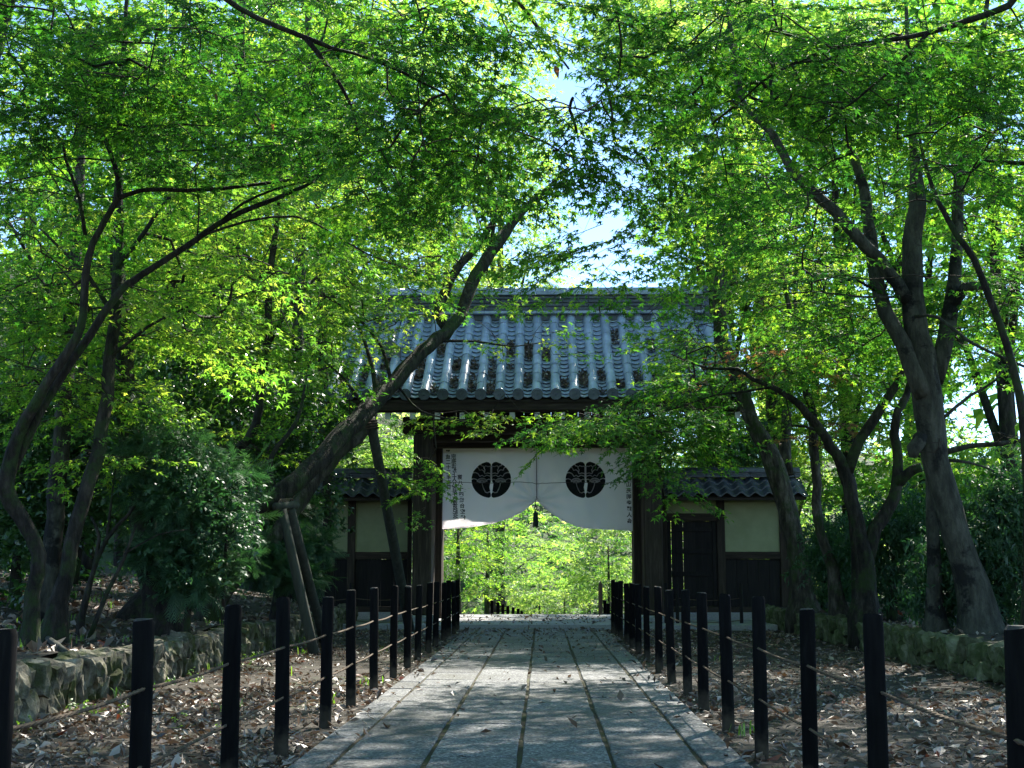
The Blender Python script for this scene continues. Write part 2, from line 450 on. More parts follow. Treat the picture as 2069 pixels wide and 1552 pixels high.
# ------------------------------------------------------------------ path of granite slabs
path_bed = MB()
path_bed.box(-1.50, 1.235, -6, 26.25, -0.05, 0.019)
path = path_bed.build('path', M['joint'])
props(path, 'straight path of speckled grey granite slabs leading to the gate', 'path', kind='structure')
cols_x = [(-1.505, -1.284), (-1.254, -0.732), (-0.700, -0.162), (-0.130, 0.411), (0.443, 0.954), (0.986, 1.24)]
for ci, (x0, x1) in enumerate(cols_x):
    mb = MB()
    w = (x1 - x0) / 2
    mb.box(-w, w, -0.5, 0.5, -0.05, 0.0, 0.006)
    me = None
    y = 1.0 + random.random() * 0.6
    while y < 26.1:
        ln = random.choice((0.82, 0.9, 0.9, 0.98, 1.05)) if 0 < ci < 5 else random.choice((0.6, 0.75, 0.9))
        y1 = min(y + ln, 26.2)
        if me is None:
            o = mb.build('paving_slab', M['granite'], path)
            me = o.data
        else:
            o = link('paving_slab', me, path)
        o.location = ((x0 + x1) / 2 + random.uniform(-.006, .006), (y + y1) / 2, 0.034 + random.uniform(-.003, .003))
        o.scale = (1, y1 - y - random.uniform(0.012, 0.024), 1)
        o.rotation_euler = (random.uniform(-.002, .002), random.uniform(-.004, .004), random.uniform(-.004, .004))
        y = y1

# stone platform the gate stands on
plat = empty('gate_platform', (-0.12, 26.3, 0), 'low flat stone platform under the gate at the head of the path', 'stone platform', kind='structure')
mb = MB()
mb.box(-4.4, 4.9, 0.35, 5.9, -0.3, 0.10)
mb.build('platform_floor', M['platform'], plat)
x = -4.4
while x < 4.9:
    x1 = min(x + random.uniform(1.3, 1.8), 4.9)
    for yy in (0.0, 5.905):
        mb = MB(); mb.box(x, x1 - 0.012, yy, yy + 0.345, -0.3, 0.103 + random.uniform(0, .004), 0.01)
        mb.build('kerb_stone', M['platform'], plat)
    x = x1

# ------------------------------------------------------------------ low stone walls
def rock_mesh(name, mat, seed):
    g = np.random.default_rng(seed)
    bm = bmesh.new()
    bmesh.ops.create_cube(bm, size=1)
    bmesh.ops.subdivide_edges(bm, edges=list(bm.edges), cuts=2, use_grid_fill=True)
    for v in bm.verts:
        n = v.co.length
        k = sum(abs(c) > 0.4 for c in v.co)
        v.co *= {1: 1.0, 2: 0.96, 3: 0.86, 0: 1}[k]
        v.co += Vector(g.normal(0, 0.05, 3))
    sk = g.normal(0, .22, 3)
    for v in bm.verts:
        v.co.x *= 1 + sk[0] * v.co.z; v.co.y += sk[1] * v.co.z + .1 * sk[2] * v.co.x; v.co.y *= 1 - abs(sk[2]) * v.co.z
    me = bpy.data.meshes.new(name)
    bm.to_mesh(me); bm.free()
    me.materials.append(mat)
    me.polygons.foreach_set('use_smooth', [False] * len(me.polygons))
    return me

def stone_wall(x, y0, y1, h, sw, sh, mat, label, side, seed, zbase=0.0, rows=2):
    g = random.Random(seed)
    root = empty('stone_wall', (x, y0, 0), label, 'stone wall')
    mb = MB()
    mb.box(-0.14 if side < 0 else -0.0, 0.0 if side < 0 else 0.14, 0, y1 - y0, -0.1, h - 0.07)
    mb.build('wall_core', M['soil'], root)
    rocks = [rock_mesh('stone', mat, seed + i) for i in range(9)]
    n = 0
    for r in range(rows):
        z = (r + 0.5) * h / rows
        y = g.uniform(0, sw)
        while y < y1 - y0:
            w = sw * g.uniform(0.7, 1.35)
            hh = h / rows * g.uniform(0.95, 1.4)
            o = link('stone', g.choice(rocks), root)
            o.location = (side * g.uniform(-0.045, 0.05), y + w / 2, z + g.uniform(-0.1, 0.1) * hh - (0.02 if r == rows - 1 else 0))
            o.scale = (0.24 * g.uniform(0.85, 1.25), w * 1.0, hh)
            o.rotation_euler = (g.uniform(0.05, 0.5) * (1 if side < 0 else -1) * 0.9 + g.uniform(-.15, .15), g.uniform(-.12, .12) - side * 0.10, g.uniform(-.2, .2))
            y += w
            n += 1
    return root

stone_wall(WALL_L, 4.5, 28.0, 0.42, 0.17, 0.23, M['stone'], 'low dry wall of pale upright stones edging the bank left of the path', -1, 5, rows=2)
stone_wall(WALL_R, 6.5, 28.4, 0.40, 0.21, 0.17, M['stone_moss'], 'low mossy green stone wall edging the shady bank right of the path', 1, 41, rows=2)

# ------------------------------------------------------------------ rope fences
LY = [4.0, 5.5, 6.95, 8.45, 10.05, 11.5, 12.9, 14.5, 16.0, 17.5, 19.0, 20.5, 22.0, 23.4, 24.7, 25.9]
RY = [3.9, 5.4, 6.85, 8.4, 9.8, 11.25, 12.6, 14.0, 15.45, 17.3, 18.6, 19.9, 21.3, 22.8, 24.1, 25.2]
LX, RX = -1.68, 1.385
ORD = ['first', 'second', 'third', 'fourth', 'fifth', 'sixth', 'seventh', 'eighth', 'ninth', 'tenth', 'eleventh', 'twelfth', 'thirteenth', 'fourteenth', 'fifteenth', 'sixteenth']

def post_mesh(h, r, seed):
    g = random.Random(seed)
    mb = MB()
    zs = [-0.25, 0.0, 0.3, 0.6, h - 0.02, h - 0.006]
    pts = [(g.uniform(-.003, .003), g.uniform(-.003, .003), z) for z in zs]
    rad = [r * 1.02, r * 1.02, r, r * g.uniform(.97, 1.02), r * 0.99, r * 0.9]
    V, F = tube_arrays(pts, rad, 12, cap=False, wob=0.018, seed=seed)
    mb.add(V.tolist(), F.tolist())
    return mb, V[-12:]

def fence_post(x, y, h, r, label, group, seed, z=0.0, tilt=(0, 0)):
    mb, top = post_mesh(h, r, seed)
    o = mb.build('fence_post', M['char'], smooth=True)
    o.location = (x, y, z)
    o.rotation_euler = (tilt[0], tilt[1], seed * 0.7)
    props(o, label, 'post', group)
    c = MB()
    top = top + np.array((0, 0, 0.0))
    rim = top * np.array((1, 1, 0)) * 0.82 + np.array((0, 0, h))
    vs = top.tolist() + rim.tolist() + [(0, 0, h + 0.002)]
    fs = [(q, (q + 1) % 12, 12 + (q + 1) % 12, 12 + q) for q in range(12)] + [(12 + q, 12 + (q + 1) % 12, 24) for q in range(12)]
    c.add(vs, fs)
    c.build('post_end', M['char_top'], o)
    return o

g = random.Random(3)
for k, y in enumerate(LY):
    fence_post(LX + g.uniform(-.015, .015), y, 1.0 + g.uniform(-.022, .02), 0.0455 + g.uniform(-.004, .003), f'black charred fence post left of the path, {ORD[k]} from the camera', 'charred posts along the path', 100 + k, tilt=(g.uniform(-.022, .022), g.uniform(-.014, .022)))
for k, y in enumerate(RY):
    fence_post(RX + g.uniform(-.015, .015), y, 1.0 + g.uniform(-.022, .02), 0.0455 + g.uniform(-.004, .003), f'black charred fence post right of the path, {ORD[k]} from the camera', 'charred posts along the path', 200 + k, tilt=(g.uniform(-.022, .022), g.uniform(-.022, .014)))

def rope(x, ys, z, label, seed, r=0.0056):
    g = random.Random(seed)
    pts = []
    for a, b in zip(ys[:-1], ys[1:]):
        n = max(6, int((b - a) / 0.055))
        sag = g.uniform(0.004, 0.016) * (b - a) / 1.5
        for i in range(n):
            t = i / n
            pts.append((x, a + (b - a) * t, z - sag * 4 * t * (1 - t) + 0.0))
    pts.append((x, ys[-1], z))
    P = np.array(pts)
    L = np.concatenate([[0], np.cumsum(np.linalg.norm(np.diff(P, axis=0), axis=1))])
    mb = MB()
    for s in range(3):
        a = L * 2 * np.pi / 0.16 + s * 2.094
        Q = P + np.stack([np.cos(a), 0 * a, np.sin(a)], -1) * r * 0.75
        V, F = tube_arrays(Q, r, 4, cap=False)
        mb.add(V.tolist(), F.tolist())
    o = mb.build('barrier_rope', M['rope'], smooth=True)
    return props(o, label, 'rope', 'ropes strung through the charred posts')

rope(LX, [2.5] + LY, 0.69, 'upper straw rope strung through the posts left of the path', 1)
rope(LX, [2.5] + LY, 0.37, 'lower straw rope strung through the posts left of the path', 2)
rope(RX, [2.4] + RY, 0.69, 'upper straw rope strung through the posts right of the path', 3)
rope(RX, [2.4] + RY, 0.37, 'lower straw rope strung through the posts right of the path', 4)

# thin posts and cords guarding the wing walls
def thin_fence(pxs, Y, labels, rlabel):
    P = []
    for px, lb in zip(pxs, labels):
        p = W(px, 1200, Y)
        mb = MB(); mb.tube([(0, 0, -0.1), (0, 0, 0.45), (0, 0, 0.93)], [0.038, 0.037, 0.034], 8)
        o = mb.build('thin_post', M['wood_dark'], loc=(p.x, Y, 0.0))
        props(o, lb, 'post', 'thin posts before the wing walls')
        P.append(p.x)
    root = None
    for z, nm in ((0.62, 'upper'), (0.16, 'lower')):
        mb = MB()
        pts = []
        for a, b in zip(P[:-1], P[1:]):
            for i in range(8):
                t = i / 8
                pts.append((a + (b - a) * t, Y, z - 0.05 * 4 * t * (1 - t)))
        pts.append((P[-1], Y, z))
        mb.tube(pts, 0.008, 6)
        props(mb.build('thin_rope', M['rope'], smooth=True), nm + ' ' + rlabel, 'rope')
thin_fence([640, 709, 828], 27.2, ['thin dark post before the left wing wall, behind the leaning trunk', 'thin dark post in the middle before the left wing wall', 'thin dark post beside the left gate pillar'], 'thin cord before the left wing wall')
thin_fence([1345, 1368, 1497], 27.2, ['thin dark post beside the right gate pillar', 'thin dark post before the small side door', 'thin dark post before the boarded panel right of the side door'], 'thin cord before the small side door')

# posts of the fence that runs downhill beyond the gate
for k, (px, pt, Y) in enumerate([(994, 1213, 36.2), (1006, 1217, 37.8), (1016, 1220, 39.4), (1026, 1224, 41), (1037, 1227, 42.6), (1047, 1230, 44.2), (1054, 1234, 45.8)]):
    p = W(px, pt, Y)
    fence_post(p.x, Y, 1.0, 0.05, f'dark post on the slope beyond the gate, {ORD[k]} from the left' if k else 'dark post on the slope beyond the gate, tallest at the left', 'posts beyond the gate', 300 + k, z=p.z - 1.0)
for px, pt, Y, lb, mat in [(1222, 1213, 34.5, 'short dark post beyond the gate just left of the path posts', 'char'), (1229, 1219, 36, 'short dark post beyond the gate half hidden by the path posts', 'char')]:
    p = W(px, pt, Y)
    fence_post(p.x, Y, 0.9, 0.05, lb, 'posts beyond the gate', 320 + int(Y), z=p.z - 0.9)
p = W(1213, 1176, 33.5)
mb = MB(); mb.box(-0.055, 0.055, -0.045, 0.045, -p.z - 0.2, -0.06, 0.008)
pp = mb.build('marker_post', M['wood_pale'], loc=p)
props(pp, 'tall pale square marker post with pointed top just beyond the gate', 'marker post')
mb = MB(); mb.add([(-.055, -.045, -.06), (.055, -.045, -.06), (.055, .045, -.06), (-.055, .045, -.06), (0, 0, 0.03)], [(0, 1, 4), (1, 2, 4), (2, 3, 4), (3, 0, 4)])
mb.build('pointed_top', M['wood_pale'], pp)

# ------------------------------------------------------------------ temple gate
YN, YM = 27.9, 29.95          # near posts, door plane
YE, YR = 26.7, 29.95          # eave and ridge of the roof
gate = empty('temple_gate', (-0.12, YM, 0.1), 'wooden temple gate with grey tiled roof at the end of the path', 'temple gate')
gate_inv = Matrix.Translation(-gate.location)

def gbox(name, x0, x1, y0, y1, z0, z1, mat, ch=0.012, parent=None):
    mb = MB(); mb.box(x0, x1, y0, y1, z0, z1, ch)
    o = mb.build(name, mat, parent or gate)
    o.matrix_parent_inverse = gate_inv if parent is None or parent is gate else Matrix()
    return o
def gbuild(mb, name, mat, smooth=False):
    o = mb.build(name, mat, gate, smooth)
    o.matrix_parent_inverse = gate_inv
    return o

def xs(a, b, Y): return W(a, 1000, Y).x, W(b, 1000, Y).x
def zz(py, Y): return W(1085, py, Y).z

ztop = zz(877, YN)
for a, b in ((833, 873), (1302, 1336)):
    x0, x1 = xs(a, b, YN - .2)
    xm, hw = (x0 + x1) / 2, 0.205
    gbox('pillar', xm - hw, xm + hw, YN - 0.2, YN + 0.2, 0.24, ztop - 0.005, M['wood'], 0.03)
    gbox('base_stone', xm - 0.32, xm + 0.32, YN - 0.32, YN + 0.32, 0.08, 0.238, M['platform'], 0.03)
zmt = zz(888, YM)
for a, b in ((873, 894.5), (1278, 1301)):
    x0, x1 = xs(a, b, YM)
    gbox('main_pillar', x0, x1, YM - 0.19, YM + 0.19, 0.1, zmt + 0.6, M['wood'], 0.02)
# door jambs, sunlight painted in as pale timber; doors folded back against them
for a, b, s in ((886, 895, 1), (1277, 1285, -1)):
    x0, x1 = xs(a, b, YM)
    gbox('door_jamb', x0, x1, YM + 0.195, YM + 0.36, 0.1, zmt, M['wood_pale'], 0.008)
for x, s in ((W(872, 1000, 29).x, -1), (W(1303, 1000, 29).x, 1)):
    d = gbox('open_door_leaf', x - 0.04, x + 0.04, YM - 1.6, YM - 0.2, 0.18, zmt - 0.25, M['wood'], 0.008)
# tie beams from near pillars back to the main ones
for x in (W(853, 1000, YN).x, W(1319, 1000, YN).x):
    gbox('tie_beam', x - 0.08, x + 0.08, YN + 0.2, YM + 2.0, zz(935, YN), zz(912, YN), M['wood'], 0.012)
    gbox('rear_pillar', x - 0.17, x + 0.17, YM + 1.75, YM + 2.05, 0.1, ztop, M['wood'], 0.02)
# cross beams
xa, xb = xs(813, 1362, YN)
gbox('eave_beam', xa, xb, YN - 0.17, YN + 0.17, ztop, zz(843, YN), M['wood_beam'], 0.025)
xa, xb = xs(876, 1299, YN)
gbox('lintel', xa, xb, YN + 0.22, YN + 0.42, zz(890, YN), zz(876, YN), M['wood_beam'], 0.012)
xa, xb = xs(893, 1281, YM - .1)
gbox('head_beam', xa - 0.6, xb + 0.6, YM - 0.42, YM - 0.2, zz(905, YM - .3), zz(885, YM - .3), M['wood_beam'], 0.015)
gbox('back_eave_beam', W(813, 900, YN).x, W(1362, 900, YN).x, YM + 1.75, YM + 2.05, ztop, zz(843, YN), M['wood_beam'], 0.02)
x0, x1 = xs(1049, 1087, YN + .2)
gbox('name_board', x0, x1, YN + 0.185, YN + 0.215, zz(888, YN + .2), zz(879, YN + .2), M['wood_pale'], 0.004)
for xm in (xa - 0.2, (xa + xb) / 2, xb + 0.2):     # king posts inside the gable
    gbox('king_post', xm - 0.1, xm + 0.1, YM - 0.1, YM + 0.1, zmt + 0.62, zz(650, YR) - 0.25, M['wood'], 0.01)
for i in range(14):      # boards closing the gable over the head beam
    w = (xb - xa) / 14
    gbox('transom_board', xa + i * w, xa + (i + 1) * w - .006, YM - 0.03, YM + 0.03, zz(905, YM) - .02, zz(650, YR) - 0.5, M['wood_dark'], 0.004)
gbox('ridge_beam', xa - 1.6, xb + 1.6, YM - 0.12, YM + 0.12, zz(650, YR) - 0.45, zz(650, YR) - 0.25, M['wood_beam'], 0.01)

# roof profile: t = 0 eave, 1 ridge
ZE, ZR = zz(800, YE), zz(640, YR)
def prof(t):
    return YE + (YR - YE) * t, ZE + (ZR - ZE) * (0.80 * t + 0.20 * t * t)
def slope(t):
    return math.atan2((ZR - ZE) * (0.80 + 0.40 * t), YR - YE)
X0, X1 = W(716, 660, YR).x, W(1458, 660, YR).x      # verge to verge
NC = 22
pitch = (X1 - X0) / NC
rtile_w = pitch * 0.27
# round tiles
tb = MB()
LT = 0.5
V, F = tube_arrays([(0, 0, 0), (0, LT * 0.02, 0), (0, LT, 0)], [rtile_w * 1.04, rtile_w * 1.04, rtile_w * 0.96], 12, cap=False)
tb.add(V.tolist(), F.tolist())
rt_me = None
S = [0.0]
ts = np.linspace(0, 1, 9)
for c in range(NC + 1):
    x = X0 + c * pitch
    for k in range(8):
        t0, t1 = ts[k], ts[k + 1]
        ya, za = prof(t0); yb, zb = prof(t1)
        if rt_me is None:
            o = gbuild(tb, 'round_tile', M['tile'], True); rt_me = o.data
        else:
            o = link('round_tile', rt_me, gate); o.matrix_parent_inverse = gate_inv
        o.location = (x + random.uniform(-.006, .006), ya, za + 0.035 + random.uniform(-.003, .003))
        o.rotation_euler = (math.atan2(zb - za, yb - ya) + random.uniform(-.008, .008), 0, random.uniform(-.006, .006))
        o.scale = (1, math.hypot(yb - ya, zb - za) / LT * 1.02, 1)
# eave end discs
db = MB()
n = 14
def disc(mb, r, y0, y1, rim):
    a = [2 * math.pi * i / n for i in range(n)]
    ring = lambda rr, y: [(rr * math.cos(q), y, rr * math.sin(q)) for q in a]
    vs = ring(r, y1) + ring(r, y0) + ring(r * rim, y0) + ring(r * rim, y0 + 0.012) + [(0, y0 + 0.012, 0)]
    fs = []
    for lv in range(3):
        fs += [(lv * n + i, lv * n + (i + 1) % n, (lv + 1) * n + (i + 1) % n, (lv + 1) * n + i) for i in range(n)]
    fs += [(3 * n + i, 3 * n + (i + 1) % n, 4 * n) for i in range(n)]
    mb.add(vs, fs)
    mb.tube([(0, y0 + 0.012, 0), (0, y0 + 0.002, 0)], [r * 0.25, r * 0.2], 8)
disc(db, rtile_w * 1.16, -0.05, 0.02, 0.8)
d_me = None
for c in range(NC + 1):
    if d_me is None:
        o = gbuild(db, 'tile_end', M['tile_dark']); d_me = o.data
    else:
        o = link('tile_end', d_me, gate); o.matrix_parent_inverse = gate_inv
    o.location = (X0 + c * pitch, YE, ZE + 0.035)
# concave flat tiles, shingled
NR = 20
def flat_tile(mb, x, t, lift):
    y0, z0 = prof(t); y1, z1 = prof(min(1.0, t + 1.25 / NR))
    hw = pitch / 2 - rtile_w * 0.55
    vs = []
    for j, (y, z) in enumerate(((y0, z0), (y1, z1))):
        for s in range(5):
            u = -1 + s * 0.5
            dz = -0.062 * (1 - u * u)
            for th in (0.0, -0.02):
                vs.append((x + u * hw, y, z + dz + th + (lift if j == 0 else -0.012)))
    fs = []
    for s in range(4):
        a = s * 2
        fs.append((a, a + 2, a + 12, a + 10))
        fs.append((a + 1, a, a + 10, a + 11)) if s == 0 else None
        fs.append((a + 1, a + 3, a + 2, a))
        fs.append((a + 11, a + 13, a + 3, a + 1))
    mb.add(vs, [f for f in fs if f])
ft_me = {}
rest = MB()
for r in range(NR):
    for c in range(NC):
        x = X0 + (c + 0.5) * pitch
        t = r / NR
        if r < 13:
            if r not in ft_me:
                mb = MB(); flat_tile(mb, 0, t, 0.046)
                o = gbuild(mb, 'flat_tile', M['tile'], False); ft_me[r] = o.data
            else:
                o = link('flat_tile', ft_me[r], gate); o.matrix_parent_inverse = gate_inv
            o.location = (x + random.uniform(-.004, .004), 0, random.uniform(-.004, .004))
        else:
            flat_tile(rest, x, t, 0.046)
o = gbuild(rest, 'flat_tile_field', M['tile']); o['kind'] = 'stuff'
# leaf mould lying in the tile valleys: filled in with the litter further down
# boards under the tiles, far slope
mb = MB()
pr = [prof(t) for t in np.linspace(0, 1, 9)]
for (ya, za), (yb, zb) in zip(pr[:-1], pr[1:]):
    mb.add([(X0 - .05, ya, za - .085), (X1 + .05, ya, za - .085), (X1 + .05, yb, zb - .085), (X0 - .05, yb, zb - .085),
            (X0 - .05, ya, za - .14), (X1 + .05, ya, za - .14), (X1 + .05, yb, zb - .14), (X0 - .05, yb, zb - .14)],
           [(0, 1, 2, 3), (7, 6, 5, 4), (0, 3, 7, 4), (1, 5, 6, 2), (0, 4, 5, 1)])
gbuild(mb, 'roof_boarding', M['wood_beam'])
pf = [prof(t) for t in np.linspace(0.30, 1, 8)]      # the outer slope is shorter
mb = MB()
for (ya, za), (yb, zb) in zip(pf[:-1], pf[1:]):
    mb.add([(X0 - .05, 2 * YR - ya, za), (X1 + .05, 2 * YR - ya, za), (X1 + .05, 2 * YR - yb, zb), (X0 - .05, 2 * YR - yb, zb),
            (X0 - .05, 2 * YR - ya, za - .14), (X1 + .05, 2 * YR - ya, za - .14), (X1 + .05, 2 * YR - yb, zb - .14), (X0 - .05, 2 * YR - yb, zb - .14)],
           [(3, 2, 1, 0), (4, 5, 6, 7), (4, 7, 3, 0), (2, 6, 5, 1), (1, 5, 4, 0)])
for c in range(NC + 1):
    mb.tube([(X0 + c * pitch, 2 * YR - y, z + .03) for y, z in pf], rtile_w, 8)
o = gbuild(mb, 'far_roof_slope', M['tile']); o['kind'] = 'stuff'
# eave board, rafters with white painted ends
gbox('eave_board', X0, X1, YE + 0.03, YE + 0.11, ZE - 0.30, ZE - 0.09, M['wood_beam'], 0.01)
gbox('fascia', X0, X1, YE + 0.115, YE + 0.19, ZE - 0.33, ZE - 0.20, M['wood_beam'], 0.01)
nr = 17
for k in range(nr):
    x = X0 + 0.15 + (X1 - X0 - 0.3) * k / (nr - 1)
    y0, z0 = YE + 0.16, ZE - 0.40
    y1, z1 = YR, ZR - 0.24
    mb = MB()
    hw, hh = 0.055, 0.068
    mb.add([(x + sx * hw, y0 + (0.0 if j == 0 else 0) + (y1 - y0) * j, (z0 + (z1 - z0) * j) + sz * hh) for j in (0, 1) for sx in (-1, 1) for sz in (-1, 1)],
           [(0, 1, 3, 2), (4, 6, 7, 5), (0, 4, 5, 1), (2, 3, 7, 6), (1, 5, 7, 3), (0, 2, 6, 4)])
    o = gbuild(mb, 'rafter', M['wood_beam'])
    mb = MB(); mb.box(x - hw - .002, x + hw + .002, y0 - 0.012, y0 - 0.002, z0 - hh - .002, z0 + hh + .002)
    e = mb.build('painted_end', M['white_paint'], o)
mb = MB()
mb.add([(X0, YE + .3, ZE - .31), (X1, YE + .3, ZE - .31), (X1, YR, ZR - .17), (X0, YR, ZR - .17)], [(0, 1, 2, 3)])
gbuild(mb, 'soffit_boarding', M['wood_beam'])
# ridge: layered noshi tiles, cap tiles and end ornaments
rx0, rx1 = W(772, 620, YR).x, W(1418, 620, YR).x
zb = ZR + 0.02
zt = zz(592, YR)
layers = 6
lh = (zt - zb) / layers
gbox('ridge_base', rx0 - .3, rx1 + .3, YR - 0.14, YR + 0.14, zb - 0.14, zb - .002, M['tile_dark'], 0.01)
for k in range(layers):
    hw = (0.30, 0.24, 0.22, 0.205, 0.19, 0.25)[k]
    x = rx0
    while x < rx1 - 0.05:
        x1 = min(x + 0.62, rx1)
        gbox('ridge_tile', x, x1 - 0.006, YR - hw, YR + hw, zb + k * lh, zb + (k + 1) * lh - (0.03 if k < 5 else 0.004), M['tile'] if k in (0, 5) else M['tile_dark'], 0.008)
        x = x1
    if k < 5:
        gbox('ridge_core', rx0 + .03, rx1 - .03, YR - hw + 0.05, YR + hw - 0.05, zb + (k + 1) * lh - 0.029, zb + (k + 1) * lh - .001, M['tile_dark'], 0)
cb = MB(); V, F = tube_arrays([(0, 0, 0), (0.55, 0, 0)], [0.10, 0.095], 12); cb.add(V.tolist(), F.tolist())
c_me = None
x = rx0
while x < rx1 - .2:
    if c_me is None:
        o = gbuild(cb, 'ridge_cap', M['tile'], True); c_me = o.data
    else:
        o = link('ridge_cap', c_me, gate); o.matrix_parent_inverse = gate_inv
    o.location = (x, YR, zt + 0.03)
    x += 0.56
for xe, s in ((rx0 - 0.08, -1), (rx1 + 0.08, 1)):      # end ornament: shield with two curled horns
    mb = MB()
    prf = [(-0.34, -0.12), (-0.36, 0.12), (-0.27, 0.34), (-0.30, 0.52), (-0.2, 0.5), (-0.13, 0.62), (0, 0.74), (0.13, 0.62), (0.2, 0.5), (0.30, 0.52), (0.27, 0.34), (0.36, 0.12), (0.34, -0.12)]
    n = len(prf)
    vs = [(xe + d, YR + y, zb + z) for d in (-0.05, 0.05) for y, z in prf]
    mb.add(vs, [tuple(range(n)), tuple(range(2 * n - 1, n - 1, -1))] + [(i, n + i, n + (i + 1) % n, (i + 1) % n) for i in range(n)])
    gbuild(mb, 'ridge_end_ornament', M['tile_dark'])
# descending ridges near each verge
for px in (806, 1366):
    xk = W(px, 620, YR).x
    P = []
    for t in np.linspace(0.52, 1.0, 8):
        y, z = prof(t); P.append((xk, y - 0.1, z))
    for dx, dz, r in ((-0.15, 0.09, 0.085), (0.15, 0.09, 0.085), (0, 0.22, 0.105)):
        mb = MB()
        mb.tube([(p[0] + dx, p[1], p[2] + dz) for p in P], r, 10)
        gbuild(mb, 'descending_ridge_tile', M['tile'], True)
    mb = MB()
    y, z = prof(0.52)
    vs = [(xk + a, y - 0.16 + d, z + b) for d in (0, 0.08) for a, b in ((-0.25, -0.02), (-0.26, 0.2), (-0.14, 0.3), (0, 0.42), (0.14, 0.3), (0.26, 0.2), (0.25, -0.02))]
    mb.add(vs, [tuple(range(6, -1, -1)), tuple(range(7, 14))] + [(i, (i + 1) % 7, 7 + (i + 1) % 7, 7 + i) for i in range(7)])
    gbuild(mb, 'ridge_end_ornament', M['tile_dark'])
# verge boards
for xe in (X0 - 0.1, X1 + 0.1):
    mb = MB()
    for (ya, za), (yb, zb2) in zip(pr[:-1], pr[1:]):
        for sgn in (1, -1):
            if sgn < 0 and ya < YR - 2.4: continue
            A, B = (YR + (ya - YR) * sgn, YR + (yb - YR) * sgn)
            mb.add([(xe - .03, A, za - .36), (xe + .03, A, za - .36), (xe + .03, B, zb2 - .40), (xe - .03, B, zb2 - .40),
                    (xe - .03, A, za - .08), (xe + .03, A, za - .08), (xe + .03, B, zb2 - .08), (xe - .03, B, zb2 - .08)],
                   [(0, 1, 5, 4), (2, 3, 7, 6), (0, 4, 7, 3), (1, 2, 6, 5), (4, 5, 6, 7), (3, 2, 1, 0)])
    gbuild(mb, 'verge_board', M['wood'])

